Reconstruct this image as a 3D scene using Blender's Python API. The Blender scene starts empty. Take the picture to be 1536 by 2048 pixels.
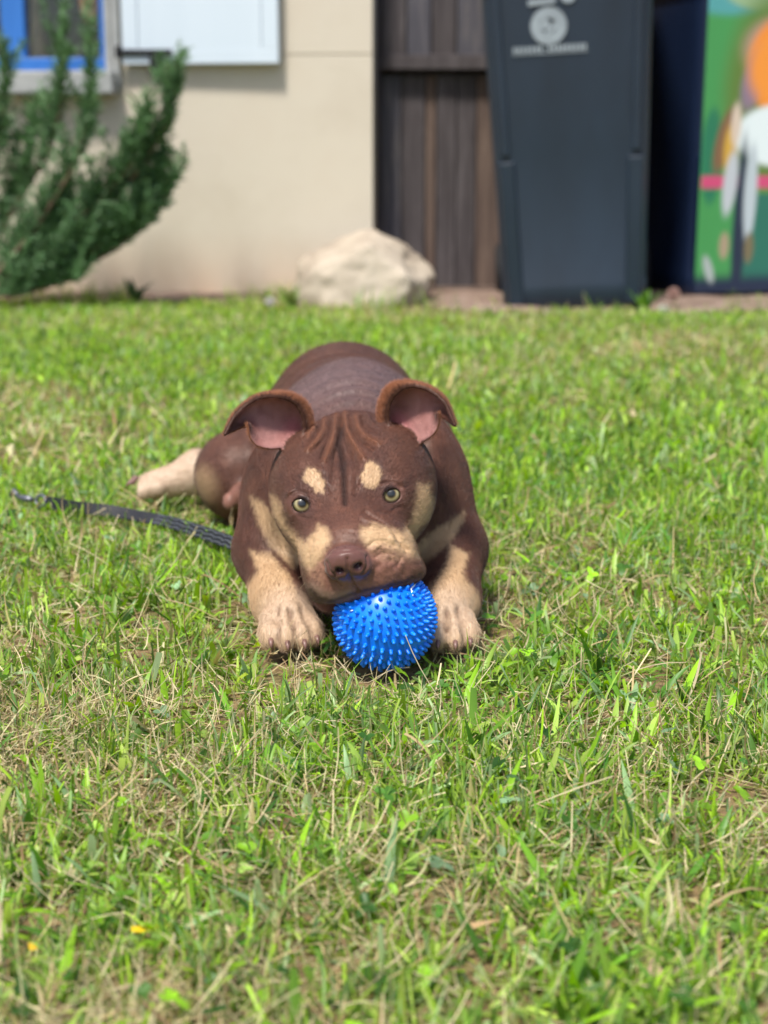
import bpy, math, random
import numpy as np
from mathutils import Vector, Matrix
from mathutils.bvhtree import BVHTree

rng = np.random.default_rng(7)
random.seed(7)
R = math.radians
scene = bpy.context.scene

# ------------------------------------------------------------------ camera
CAM_H, PITCH, FPX = 0.47, R(12.8), 3078.0
cam = bpy.data.cameras.new("camera")
cam.sensor_fit = 'VERTICAL'
cam.sensor_height = 36.0
cam.lens = FPX / 2048.0 * 36.0
cam.clip_start = 0.05
cam.clip_end = 400.0
cam.dof.use_dof = True
cam.dof.focus_distance = 1.34
cam.dof.aperture_fstop = 5.8
cam_ob = bpy.data.objects.new("camera", cam)
cam_ob.location = (0, 0, CAM_H)
cam_ob.rotation_euler = (math.pi / 2 - PITCH, 0, 0)
scene.collection.objects.link(cam_ob)
scene.camera = cam_ob

# ------------------------------------------------------------------ light
SUN_EL, SUN_AZ = R(60), R(-26)      # azimuth from straight behind the camera, negative = to its left
to_sun = Vector((math.sin(SUN_AZ) * math.cos(SUN_EL), -math.cos(SUN_AZ) * math.cos(SUN_EL), math.sin(SUN_EL)))
world = bpy.data.worlds.new("World")
scene.world = world
world.use_nodes = True
wn = world.node_tree.nodes
wn.clear()
sky = wn.new("ShaderNodeTexSky")
sky.sky_type = 'NISHITA'
sky.sun_disc = False
sky.sun_elevation = SUN_EL
sky.sun_rotation = math.atan2(to_sun.x, to_sun.y)
sky.air_density, sky.dust_density, sky.ozone_density = 1.0, 2.0, 1.0
wbg = wn.new("ShaderNodeBackground")
wbg.inputs["Strength"].default_value = 0.11
wout = wn.new("ShaderNodeOutputWorld")
world.node_tree.links.new(sky.outputs[0], wbg.inputs["Color"])
world.node_tree.links.new(wbg.outputs[0], wout.inputs["Surface"])
sl = bpy.data.lights.new("sun", 'SUN')
sl.energy = 3.4
sl.angle = R(9)
sl.color = (1.0, 0.95, 0.86)
sun_ob = bpy.data.objects.new("sun", sl)
sun_ob.rotation_euler = to_sun.to_track_quat('Z', 'Y').to_euler()
sun_ob.location = (0, 0, 5)
scene.collection.objects.link(sun_ob)
vs = scene.view_settings
vs.view_transform = 'Standard'
vs.look = 'None'
vs.exposure = 0.64
vs.gamma = 1.0
vs.use_curve_mapping = False

# ------------------------------------------------------------------ helpers
COL = scene.collection
CP, SP = math.cos(PITCH), math.sin(PITCH)

def W(px, py, Y):
    """world point at distance Y seen at a position of the 1536x2048 frame"""
    a, b = (px - 768.0) / FPX, (1024.0 - py) / FPX
    dy, dz = CP + b * SP, -SP + b * CP
    t = Y / dy
    return np.array((a * t, Y, CAM_H + dz * t))

def G(px, py, z=0.0):
    """point on the plane z seen at a frame position"""
    a, b = (px - 768.0) / FPX, (1024.0 - py) / FPX
    dy, dz = CP + b * SP, -SP + b * CP
    t = (z - CAM_H) / dz
    return np.array((a * t, dy * t, z))

def to_px(p):
    x, y, z = p[:, 0], p[:, 1], p[:, 2] - CAM_H
    d = y * CP - z * SP
    return np.stack((768 + FPX * x / d, 1024 - FPX * (y * SP + z * CP) / d), 1)

def srgb(r, g, b):
    f = lambda c: (c / 255 / 12.92) if c / 255 <= 0.04045 else ((c / 255 + 0.055) / 1.055) ** 2.4
    return (f(r), f(g), f(b))

def link(o, parent=None):
    COL.objects.link(o)
    if parent is not None:
        o.parent = parent
    return o

def tag(o, label=None, cat=None, group=None, kind=None):
    if label: o["label"] = label
    if cat: o["category"] = cat
    if group: o["group"] = group
    if kind: o["kind"] = kind
    return o

def empty(name, loc=(0, 0, 0), rz=0.0):
    o = bpy.data.objects.new(name, None)
    o.location = loc
    o.rotation_euler = (0, 0, rz)
    o.empty_display_size = 0.05
    return link(o)

def mesh_np(name, verts, faces, mat=None, parent=None, smooth=False, colors=None, cname="tint"):
    """faces: (n,3) or (n,4) int array, or list of such arrays"""
    me = bpy.data.meshes.new(name)
    verts = np.asarray(verts, np.float32)
    if not isinstance(faces, list):
        faces = [faces]
    faces = [np.asarray(f, np.int32) for f in faces if len(f)]
    loops = np.concatenate([f.ravel() for f in faces])
    tot = np.concatenate([np.full(len(f), f.shape[1], np.int32) for f in faces])
    start = np.concatenate(([0], np.cumsum(tot)[:-1])).astype(np.int32)
    me.vertices.add(len(verts)); me.vertices.foreach_set("co", verts.ravel())
    me.loops.add(len(loops)); me.loops.foreach_set("vertex_index", loops)
    me.polygons.add(len(tot)); me.polygons.foreach_set("loop_start", start)
    me.polygons.foreach_set("use_smooth", np.full(len(tot), bool(smooth)))
    me.update(calc_edges=True)
    if colors is not None:
        at = me.color_attributes.new(cname, 'FLOAT_COLOR', 'POINT')
        c = np.ones((len(verts), 4), np.float32)
        c[:, :colors.shape[1]] = colors
        at.data.foreach_set("color", c.ravel())
    if mat: me.materials.append(mat)
    o = bpy.data.objects.new(name, me)
    return link(o, parent)

class MB:
    """collects simple shapes into one mesh"""
    def __init__(s):
        s.v, s.q, s.t, s.n = [], [], [], 0
    def add(s, v, q=None, t=None):
        v = np.asarray(v, float)
        if q is not None and len(q): s.q.append(np.asarray(q, int) + s.n)
        if t is not None and len(t): s.t.append(np.asarray(t, int) + s.n)
        s.v.append(v); s.n += len(v)
        return s
    def box(s, c, size, rot=None, taper=(1, 1), bev=0.0):
        x, y, z = [k / 2 for k in size]
        v = []
        for sz in (-1, 1):
            tx, ty = (1, 1) if sz < 0 else taper
            for sx, sy in ((-1, -1), (1, -1), (1, 1), (-1, 1)):
                v.append((sx * x * tx, sy * y * ty, sz * z))
        v = np.array(v)
        if rot is not None: v = v @ np.array(rot).T
        s.add(v + np.array(c), [(0, 3, 2, 1), (4, 5, 6, 7), (0, 1, 5, 4), (1, 2, 6, 5), (2, 3, 7, 6), (3, 0, 4, 7)])
        return s
    def tube(s, pts, rad, n=8, cap=True):
        pts = np.asarray(pts, float)
        rad = np.broadcast_to(np.asarray(rad, float), (len(pts),))
        tan = np.gradient(pts, axis=0)
        tan /= np.linalg.norm(tan, axis=1)[:, None] + 1e-12
        up = np.array((0, 0, 1.0))
        if abs(tan[:, 2]).mean() > 0.8: up = np.array((0, 1.0, 0))
        a = np.cross(tan, up); a /= np.linalg.norm(a, axis=1)[:, None] + 1e-12
        b = np.cross(tan, a)
        th = np.arange(n) * 2 * math.pi / n
        v = (pts[:, None] + rad[:, None, None] * (a[:, None] * np.cos(th)[None, :, None] + b[:, None] * np.sin(th)[None, :, None])).reshape(-1, 3)
        q = []
        for i in range(len(pts) - 1):
            for k in range(n):
                q.append((i * n + k, i * n + (k + 1) % n, (i + 1) * n + (k + 1) % n, (i + 1) * n + k))
        t = []
        if cap:
            v = np.vstack((v, pts[0], pts[-1]))
            c0, c1 = len(v) - 2, len(v) - 1
            L = (len(pts) - 1) * n
            for k in range(n):
                t.append((c0, (k + 1) % n, k)); t.append((c1, L + k, L + (k + 1) % n))
        return s.add(v, q, t)
    def build(s, name, mat=None, parent=None, smooth=False, bevel=0.0, seg=2):
        o = mesh_np(name, np.vstack(s.v), [np.vstack(s.q) if s.q else np.zeros((0, 4), int), np.vstack(s.t) if s.t else np.zeros((0, 3), int)], mat, parent, smooth)
        if bevel:
            m = o.modifiers.new("bevel", 'BEVEL'); m.width = bevel; m.segments = seg; m.limit_method = 'ANGLE'
        return o

# ---- material helpers
def new_mat(name):
    m = bpy.data.materials.new(name); m.use_nodes = True
    nt = m.node_tree
    return m, nt, nt.nodes["Principled BSDF"], nt.nodes["Material Output"]

def nd(nt, kind, **kw):
    n = nt.nodes.new(kind)
    for k, v in kw.items():
        if k in n.inputs: n.inputs[k].default_value = v
        else: setattr(n, k, v)
    return n

def ramp(nt, fac, stops):
    r = nt.nodes.new("ShaderNodeValToRGB")
    e = r.color_ramp.elements
    while len(e) < len(stops): e.new(0.5)
    for k, (p, c) in enumerate(stops):
        e[k].position = p; e[k].color = (*c, 1)
    nt.links.new(fac, r.inputs[0])
    return r.outputs[0]

def noise(nt, scale, detail=4, rough=0.6, vec=None, dist=0.0):
    n = nt.nodes.new("ShaderNodeTexNoise")
    n.inputs["Scale"].default_value = scale; n.inputs["Detail"].default_value = detail
    n.inputs["Roughness"].default_value = rough; n.inputs["Distortion"].default_value = dist
    if vec is not None: nt.links.new(vec, n.inputs["Vector"])
    return n.outputs[0]

def coords(nt, scale=(1, 1, 1), kind="Object"):
    c = nt.nodes.new("ShaderNodeTexCoord"); mp = nt.nodes.new("ShaderNodeMapping")
    mp.inputs["Scale"].default_value = scale
    nt.links.new(c.outputs[kind], mp.inputs[0])
    return mp.outputs[0]

def bump(nt, h, bsdf, strength=0.3, dist=0.01):
    b = nt.nodes.new("ShaderNodeBump")
    b.inputs["Strength"].default_value = strength; b.inputs["Distance"].default_value = dist
    nt.links.new(h, b.inputs["Height"]); nt.links.new(b.outputs[0], bsdf.inputs["Normal"])

def noisy_mat(name, c0, c1, scale=8, stretch=(1, 1, 1), rough=0.7, bstr=0.3, bdist=0.004, c2=None, bscale=None, spec=0.5):
    m, nt, b, out = new_mat(name)
    v = coords(nt, stretch)
    f = noise(nt, scale, 6, 0.65, v)
    st = [(0.3, c0), (0.7, c1)] if c2 is None else [(0.28, c0), (0.5, c1), (0.75, c2)]
    nt.links.new(ramp(nt, f, st), b.inputs["Base Color"])
    b.inputs["Roughness"].default_value = rough
    b.inputs["Specular IOR Level"].default_value = spec
    if bstr:
        bump(nt, noise(nt, bscale or scale * 6, 5, 0.6, v), b, bstr, bdist)
    return m

def attr_mat(name, attr, rough=0.5, transl=0.0, spec=0.5):
    m, nt, b, out = new_mat(name)
    a = nt.nodes.new("ShaderNodeAttribute"); a.attribute_name = attr
    nt.links.new(a.outputs["Color"], b.inputs["Base Color"])
    b.inputs["Roughness"].default_value = rough
    b.inputs["Specular IOR Level"].default_value = spec
    if transl:
        t = nt.nodes.new("ShaderNodeBsdfTranslucent"); mx = nt.nodes.new("ShaderNodeMixShader")
        g = nt.nodes.new("ShaderNodeHueSaturation")
        g.inputs["Hue"].default_value = 0.485; g.inputs["Saturation"].default_value = 1.1; g.inputs["Value"].default_value = 1.25
        nt.links.new(a.outputs["Color"], g.inputs["Color"])
        nt.links.new(g.outputs[0], t.inputs[0])
        mx.inputs[0].default_value = transl
        nt.links.new(b.outputs[0], mx.inputs[1]); nt.links.new(t.outputs[0], mx.inputs[2])
        nt.links.new(mx.outputs[0], out.inputs[0])
    return m

def plain_mat(name, c, rough=0.5, metal=0.0, coat=0.0, spec=0.5):
    return noisy_mat_simple(name, c, rough, metal, coat, spec)

def noisy_mat_simple(name, c, rough, metal, coat, spec):
    m, nt, b, out = new_mat(name)
    f = noise(nt, 14, 5, 0.6, coords(nt))
    k = lambda s: tuple(min(1, x * s) for x in c)
    nt.links.new(ramp(nt, f, [(0.3, k(0.82)), (0.7, k(1.12))]), b.inputs["Base Color"])
    b.inputs["Roughness"].default_value = rough; b.inputs["Metallic"].default_value = metal
    b.inputs["Coat Weight"].default_value = coat; b.inputs["Specular IOR Level"].default_value = spec
    return m
# ------------------------------------------------------------------ ground
m_soil = noisy_mat("lawn_soil", srgb(88, 68, 46), srgb(140, 116, 82), 22, rough=.95, bstr=.7, bdist=.01, c2=srgb(104, 104, 56), bscale=120)
def patch(x, y):
    """slow variation of the lawn: 0 = lush green, 1 = dry"""
    v = .5 + .22 * np.sin(2.1 * x + 1.3 * y + .6) + .18 * np.sin(3.7 * y - 2.2 * x + 2.0) + .16 * np.sin(5.3 * x + 4.1 * y) + .12 * np.sin(9.1 * x - 7.7 * y + 1.1) + .10 * np.sin(17 * x + 3) * np.sin(19 * y + 1)
    return np.clip(v, 0, 1)
def ground_z(x, y):
    return .006 * np.sin(3.1 * x + .4) * np.sin(2.3 * y + 1) + .004 * np.sin(11 * x + 2 * y) * np.sin(8 * y - 3 * x)
gx = np.concatenate((np.linspace(-120, -6, 8), np.linspace(-5, 5, 90), np.linspace(6, 120, 8)))
gy = np.concatenate((np.linspace(-120, -3, 8), np.linspace(-2, 7, 110), np.linspace(8, 140, 8)))
gxx, gyy = np.meshgrid(gx, gy, indexing='ij')
gz = ground_z(gxx, gyy) * np.clip(1 - np.maximum(np.abs(gxx) - 4, 0), 0, 1)
gv = np.stack((gxx, gyy, gz - .004), -1).reshape(-1, 3)
a = np.arange(len(gx) * len(gy)).reshape(len(gx), len(gy))
gq = np.stack((a[:-1, :-1], a[1:, :-1], a[1:, 1:], a[:-1, 1:]), -1).reshape(-1, 4)
ground = mesh_np("ground", gv, gq, m_soil, None, True)
tag(ground, kind="structure")

# bare soil strip along the buildings
m_strip = noisy_mat("strip_soil", srgb(92, 74, 62), srgb(140, 118, 104), 9, rough=.95, bstr=.8, bdist=.02, c2=srgb(170, 150, 140), bscale=60)
sx_ = np.linspace(-4, 4, 160); sy_ = np.linspace(0, 1, 14)
sxx, syy = np.meshgrid(sx_, sy_, indexing='ij')
strip_y = lambda x: 4.88 + .03 * np.sin(3.3 * x) + .02 * np.sin(9.7 * x + 1) + .33 / (1 + np.exp((x - .12) * 14))
y_front = strip_y(sxx)
yy = y_front + syy * (6.3 - y_front)
zz = .001 + .022 * np.sqrt(np.clip(syy * 4, 0, 1)) + .006 * np.sin(23 * sxx + 4 * yy) * np.sin(31 * yy)
sv = np.stack((sxx, yy, zz), -1).reshape(-1, 3)
a = np.arange(160 * 14).reshape(160, 14)
strip = mesh_np("soil_strip", sv, np.stack((a[:-1, :-1], a[1:, :-1], a[1:, 1:], a[:-1, 1:]), -1).reshape(-1, 4), m_strip, None, True)
tag(strip, kind="structure")

# ------------------------------------------------------------------ the house
YW = 5.43
m_wall = noisy_mat("cream_render", srgb(192, 182, 166), srgb(200, 191, 176), 2.2, rough=.92, bstr=.35, bdist=.004, c2=srgb(197, 186, 170), bscale=90, spec=.2)
nt = m_wall.node_tree; b = nt.nodes["Principled BSDF"]
# rain-splash stain near the foot of the wall
old = b.inputs["Base Color"].links[0].from_socket
geo = nt.nodes.new("ShaderNodeNewGeometry"); sep = nt.nodes.new("ShaderNodeSeparateXYZ"); nt.links.new(geo.outputs["Position"], sep.inputs[0])
mr = nt.nodes.new("ShaderNodeMapRange"); mr.inputs["From Min"].default_value = .02; mr.inputs["From Max"].default_value = .24; mr.inputs["To Min"].default_value = .75; mr.inputs["To Max"].default_value = 0
nt.links.new(sep.outputs["Z"], mr.inputs["Value"])
mm = nd(nt, "ShaderNodeMath", operation='MULTIPLY'); nt.links.new(mr.outputs[0], mm.inputs[0])
nt.links.new(noise(nt, 4, 4, .6, coords(nt, (1, 1, .4))), mm.inputs[1])
mx = nt.nodes.new("ShaderNodeMix"); mx.data_type = 'RGBA'
nt.links.new(mm.outputs[0], mx.inputs[0]); nt.links.new(old, mx.inputs[6]); mx.inputs[7].default_value = (*srgb(184, 144, 112), 1)
nt.links.new(mx.outputs[2], b.inputs["Base Color"])
m_white = noisy_mat("white_shutter_paint", srgb(192, 205, 217), srgb(202, 214, 225), 3, (1, 1, .1), .45, .1, .001)
m_trim = noisy_mat("trim_plaster", srgb(140, 143, 143), srgb(166, 168, 168), 8, rough=.8, bstr=.3)
m_blue = noisy_mat("blue_window_paint", srgb(30, 92, 168), srgb(48, 112, 190), 6, (1, 1, .2), .4, .1)
m_iron = plain_mat("black_iron", srgb(34, 34, 38), .5, .6)
m_room = plain_mat("room_dark", srgb(28, 34, 34), .9)
m_glass, nt, b, out = new_mat("window_glass")
b.inputs["Base Color"].default_value = (.9, .95, .95, 1); b.inputs["Roughness"].default_value = .02
b.inputs["Transmission Weight"].default_value = 1.0; b.inputs["IOR"].default_value = 1.45

xr = W(745, 300, YW)[0]                    # right end of the wall
house = empty("house", (xr, YW, 0), R(-5))
tag(house, "cream rendered house wall with a blue framed window and white shutter", "house")
HI = Matrix.Rotation(R(5), 3, 'Z')
def L_(px, py, dy=0.0):
    """house-local x and z of a frame position on the wall plane"""
    a, bb = (px - 768.0) / FPX, (1024.0 - py) / FPX
    d = np.array((a, CP + bb * SP, -SP + bb * CP))
    n = np.array((math.sin(R(-5)) * -1, math.cos(R(-5)), 0))
    o = np.array((xr, YW, 0)) + n * dy
    t = ((o - CAMP_) @ n) / (d @ n)
    p = CAMP_ + d * t - np.array((xr, YW, 0))
    q = HI @ Vector(p)
    return q.x, q.z
CAMP_ = np.array((0, 0, CAM_H))
zs0 = L_(120, 192)[1]; zs1 = L_(120, 142)[1]; wr = L_(213, 100)[0]; wl = wr - 1.0; ztop = zs1 + 1.15
zg = L_(640, 108)[1]
def bx(m, x0, x1, y0, y1, z0, z1): m.box(((x0 + x1) / 2, (y0 + y1) / 2, (z0 + z1) / 2), (x1 - x0, y1 - y0, z1 - z0))
mb = MB()
bx(mb, -4.2, 0, 0, .3, -.1, zs0)
bx(mb, -4.2, wl, 0, .3, zs0, 2.7); bx(mb, wl, wr, 0, .3, ztop, 2.7)
bx(mb, wr, 0, 0, .3, zs0, zg - .004); bx(mb, wr, 0, .003, .3, zg - .004, zg + .002); bx(mb, wr, 0, 0, .3, zg + .002, 2.7)
mb.build("wall", m_wall, house)
rf = MB().box((-2.0, .5, 2.82), (4.9, 1.9, .16)).build("roof", noisy_mat("roof_tiles", srgb(120, 70, 54), srgb(160, 96, 72), 12), house)
sill = MB().box(((wl + wr) / 2 - .01, .06, (zs0 + zs1) / 2), (wr - wl + .10, .30, zs1 - zs0 - .006)).build("window_sill", m_trim, house, bevel=.008)
win = MB()
fy = .11; fw = .052
bx(win, wl, wr, fy, fy + .05, zs1, zs1 + fw); bx(win, wl, wr, fy, fy + .05, ztop - fw, ztop)
xm = L_(25, 60, fy)[0]
for c, w_ in ((wr - fw / 2 - .000, fw), (wl + fw / 2, fw), (xm, .085)):
    bx(win, c - w_ / 2, c + w_ / 2, fy + .002, fy + .052, zs1 + fw, ztop - fw)
wf = win.build("window", m_blue, house, bevel=.004)
for x0, x1 in ((wl + fw, xm - .0425), (xm + .0425, wr - fw)):
    MB().box(((x0 + x1) / 2, fy + .027, (zs1 + ztop) / 2), (x1 - x0 + .008, .005, ztop - zs1 - 2 * fw + .008)).build("pane", m_glass, wf)
# something pale and something orange standing inside on the inner ledge
cl = MB(); bx(cl, wl - .05, wr + .05, .32, .34, zs0 - .1, 2.4); cl.build("dark_room_sheet", m_room, house)  # dark sheet standing in for the shade of the room inside
x0, z0 = L_(75, 90, .24); x1, z1 = L_(180, 20, .24)
vm = MB()
th = np.linspace(0, 1, 9)
vm.tube([(x0, .24, zs1 - .06 + t * .34) for t in th], .022 + .012 * np.sin(th * 5), 12)
vm.build("vase", plain_mat("stone_vase", srgb(128, 112, 92), .6), house, True)
vm = MB(); vm.tube([(x1, .24, z1 - .05 + t * .26) for t in th], .016 + .026 * np.sin(.3 + th * 2.6), 12)
vm.build("lamp_shade", plain_mat("terracotta", srgb(190, 110, 70), .7), house, True)
# plaster surround strip, shutter with strap hinge
x0, x1 = L_(211, 60)[0], L_(240, 60)[0]
mb = MB(); bx(mb, x0, x0 + (x1 - x0) * .46, -.022, .10, zs1, 2.1); bx(mb, x0 + (x1 - x0) * .56, x1, -.030, -.001, zs0 + .02, 2.1)
mb.build("window_surround", m_trim, house, bevel=.004)
sh = MB()
sx0, sz0 = L_(243, 128, -.06); sx1, _ = L_(546, 122, -.12)
sw = (sx1 - sx0) / math.cos(R(10))
bx(sh, 0, sw, 0, .028, 0, 1.15)
frame_w = .055
sh_o = sh.build("shutter", m_white, house, bevel=.003)
sh_o.location = (sx0, -.034, sz0); sh_o.rotation_euler = (0, 0, R(-1.2))
pn = MB()
for (a0, a1, c0, c1) in ((0, sw, 0, .05), (0, sw, 1.10, 1.15), (0, frame_w, .05, 1.10), (sw - frame_w, sw, .05, 1.10)):
    bx(pn, a0, a1, -.009, 0, c0, c1)
pn.build("shutter_rail", m_white, sh_o, bevel=.002)
nb_ = 1
for i in range(nb_):
    w0 = frame_w + (sw - 2 * frame_w) * i / nb_; w1 = frame_w + (sw - 2 * frame_w) * (i + 1) / nb_
    MB().box(((w0 + w1) / 2, -.004, .575), (w1 - w0 - .004, .008, 1.05)).build("board", m_white, sh_o, bevel=.002)
hg = MB()
bx(hg, -.02, .175, -.020, -.0125, .028, .048); hg.tube([(-.012, -.016, .02), (-.012, -.016, .06)], .011, 10)
bx(hg, .10, .145, -.034, -.0125, -.035, .028); hg.tube([(.125, -.024, -.05), (.125, -.024, -.01)], .016, 10)
hg.build("hinge", m_iron, sh_o, bevel=.002)

# ------------------------------------------------------------------ weathered wooden gate beside the house
YG = 5.62
def wood_mat(name, c0, c1, c2):
    m, nt, b, out = new_mat(name)
    v = coords(nt, (9, 9, .7))
    f = noise(nt, 5, 6, .7, v, .6)
    nt.links.new(ramp(nt, f, [(.25, c0), (.5, c1), (.8, c2)]), b.inputs["Base Color"])
    b.inputs["Roughness"].default_value = .85
    bump(nt, noise(nt, 16, 4, .7, v), b, .5, .004)
    return m
w_dark = wood_mat("weathered_wood_dark", srgb(48, 42, 44), srgb(70, 64, 66), srgb(98, 92, 94))
w_blue = wood_mat("weathered_wood_grey", srgb(54, 54, 62), srgb(78, 76, 84), srgb(112, 106, 104))
w_brown = wood_mat("weathered_wood_brown", srgb(66, 52, 48), srgb(92, 76, 68), srgb(122, 104, 92))
gate = empty("wooden_gate", (W(865, 300, YG)[0], YG, 0))
tag(gate, "dark weathered wooden board gate between the house wall and the bins", "gate")
g0 = gate.location.x
def gx_(px, py): return W(px, py, YG)[0] - g0
def gz_(py): return W(865, py, YG)[2]
zr0, zr1 = gz_(150), gz_(112)
bl = [(762, 802, w_blue), (803, 850, w_dark), (851, 872, w_brown), (873, 912, w_dark), (913, 952, w_dark), (953, 1004, w_brown)]
for p0, p1, mt in bl:
    x0, x1 = gx_(p0, 300), gx_(p1, 300)
    MB().box(((x0 + x1) / 2, .012 + random.uniform(-.004, .004), (gz_(585) + zr0) / 2), (x1 - x0 - .002, .022, zr0 - gz_(585))).build("board", mt, gate, bevel=.003)
for p0, p1, mt in [(762, 812, w_dark), (813, 862, w_blue), (863, 912, w_dark), (913, 1004, w_blue)]:
    x0, x1 = gx_(p0, 60), gx_(p1, 60)
    MB().box(((x0 + x1) / 2, -.022 + random.uniform(-.003, .003), (zr1 + 1.75) / 2), (x1 - x0 - .004, .022, 1.75 - zr1)).build("board", mt, gate, bevel=.003)
MB().box(((gx_(762, 120) + gx_(1004, 120)) / 2, -.030, (zr0 + zr1) / 2 + .008), (gx_(1004, 120) - gx_(762, 120), .052, zr1 - zr0 - .014)).build("rail", w_dark, gate, bevel=.004)
MB().box(((gx_(762, 590) + gx_(1030, 590)) / 2, -.008, gz_(600) + .005), (gx_(1030, 590) - gx_(762, 590), .05, .09)).build("rail", w_brown, gate, bevel=.004)
MB().box((gx_(752, 300), -.01, .9), (.030, .08, 1.9)).build("post", w_dark, gate, bevel=.004)
MB().box((.45, .05, .9), (1.9, .02, 1.85)).build("backing", w_dark, gate)

# ------------------------------------------------------------------ wheelie bins
def bin_mat(name, c0, c1, rough=.42):
    return noisy_mat(name, c0, c1, 5, (1, 1, .3), rough, .12, .001, bscale=160)
m_bin = bin_mat("slate_plastic", srgb(22, 33, 46), srgb(30, 44, 60))
m_bin_navy = bin_mat("navy_plastic", srgb(16, 28, 54), srgb(24, 38, 66))
m_print = plain_mat("white_print", srgb(142, 152, 160), .5)
m_tyre = plain_mat("black_tyre", srgb(24, 24, 26), .8)
def rrect(w, d, r, n=5):
    pts = []
    for cx, cy, a0 in ((w / 2 - r, -d / 2 + r, -90), (w / 2 - r, d / 2 - r, 0), (-w / 2 + r, d / 2 - r, 90), (-w / 2 + r, -d / 2 + r, 180)):
        for k in range(n):
            a = R(a0 + 90 * k / (n - 1)); pts.append((cx + r * math.cos(a), cy + r * math.sin(a)))
    return np.array(pts)
def loft(secs):
    m = MB(); n = len(secs[0][0]); v, q = [], []
    for pts, z in secs: v += [(x, y, z) for x, y in pts]
    for i in range(len(secs) - 1):
        for k in range(n): q.append((i * n + k, i * n + (k + 1) % n, (i + 1) * n + (k + 1) % n, (i + 1) * n + k))
    v += [(0, 0, secs[0][1]), (0, 0, secs[-1][1])]
    t = [(len(v) - 2, (k + 1) % n, k) for k in range(n)] + [(len(v) - 1, (len(secs) - 1) * n + k, (len(secs) - 1) * n + (k + 1) % n) for k in range(n)]
    return m.add(v, q, t)
def make_bin(loc, rz, label, mat, wb=.46, wt=.59, db=.50, dt=.66, h=1.10):
    b_ = empty("wheelie_bin", loc, rz); tag(b_, label, "wheelie bin", "wheelie bins beside the gate")
    def sec(z, inset=0.0):
        t = z / h
        return (rrect(wb + (wt - wb) * t - 2 * inset, db + (dt - db) * t - 2 * inset, .055), z)
    body = loft([sec(0.0, .012), sec(.02), sec(.09), sec(.10, .004), sec(.5, .004), sec(h - .08, .004), sec(h - .075, -.012), sec(h, -.016)]).build("body", mat, b_, True)
    body.modifiers.new("edge", 'EDGE_SPLIT').split_angle = R(40)
    # raised ribs on the front
    for sx in (-1, 1):
        xb, xt = sx * (wb / 2 - .045), sx * (wt / 2 - .050)
        yb, yt = -db / 2 - .002, -dt / 2 * .985 - .0
        r_ = MB()
        pts = []
        w_ = .030
        for z, f in ((.02, 0), (.48, .44)):
            x = xb + (xt - xb) * f; y = -(db + (dt - db) * z / h) / 2
            pts.append((x, y, z))
        v = []
        for x, y, z in pts:
            v += [(x - w_, y + .02, z), (x - w_ + .008, y - .008, z), (x + w_ - .008, y - .008, z), (x + w_, y + .02, z)]
        r_.add(v, [(0, 1, 5, 4), (1, 2, 6, 5), (2, 3, 7, 6), (3, 2, 1, 0), (4, 5, 6, 7)])
        r_.build("rib", mat, b_, bevel=.004)
        v = []
        for z in (.50, h - .09):
            f = z / h
            x = xb + (xt - xb) * f; y = -(db + (dt - db) * f) / 2
            v += [(x - w_ * .6, y + .02, z), (x - w_ * .6 + .006, y - .004, z), (x + w_ * .6 - .006, y - .004, z), (x + w_ * .6, y + .02, z)]
        MB().add(v, [(0, 1, 5, 4), (1, 2, 6, 5), (2, 3, 7, 6), (3, 2, 1, 0), (4, 5, 6, 7)]).build("rib", mat, b_, bevel=.003)
    lid = loft([(rrect(wt + .03, dt + .05, .06), h + .004), (rrect(wt + .035, dt + .055, .06), h + .03), (rrect(wt - .06, dt - .05, .06), h + .07)]).build("lid", mat, b_, True)
    lid.modifiers.new("edge", 'EDGE_SPLIT').split_angle = R(40)
    hd_ = MB().tube([(-wt / 2 + .05, dt / 2 + .06, h - .02), (wt / 2 - .05, dt / 2 + .06, h - .02)], .016, 10)
    for sx in (-1, 1): hd_.tube([(sx * (wt / 2 - .06), dt / 2 - .01, h - .02), (sx * (wt / 2 - .06), dt / 2 + .06, h - .02)], .014, 8)
    hd_.build("handle", mat, b_, True)
    for sx in (-1, 1):
        wv = MB(); c = np.array((sx * (wb / 2 + .012), db / 2 + .015, .10))
        prof = [(-.025, .03), (-.025, .085), (-.018, .1), (.018, .1), (.025, .085), (.025, .03)]
        n = 20; v = [(c[0] + x, c[1] + r * math.cos(2 * math.pi * k / n), c[2] + r * math.sin(2 * math.pi * k / n)) for x, r in prof for k in range(n)]
        q = [(i * n + k, i * n + (k + 1) % n, (i + 1) * n + (k + 1) % n, (i + 1) * n + k) for i in range(5) for k in range(n)]
        wv.add(v, q); wv.build("wheel", m_tyre, b_, True)
    return b_
def front_y(z, db=.50, dt=.60, h=1.10): return -(db + (dt - db) * z / h) / 2
YB = 5.02
bin1 = make_bin((W(1166, 620, 5.0)[0], 5.0 + .255, .0), R(-6), "slate grey wheelie bin with a white printed emblem on its front", m_bin, wb=.462, wt=.548, db=.50, dt=.60)
bin1.rotation_euler[1] = R(-3.0)
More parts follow.
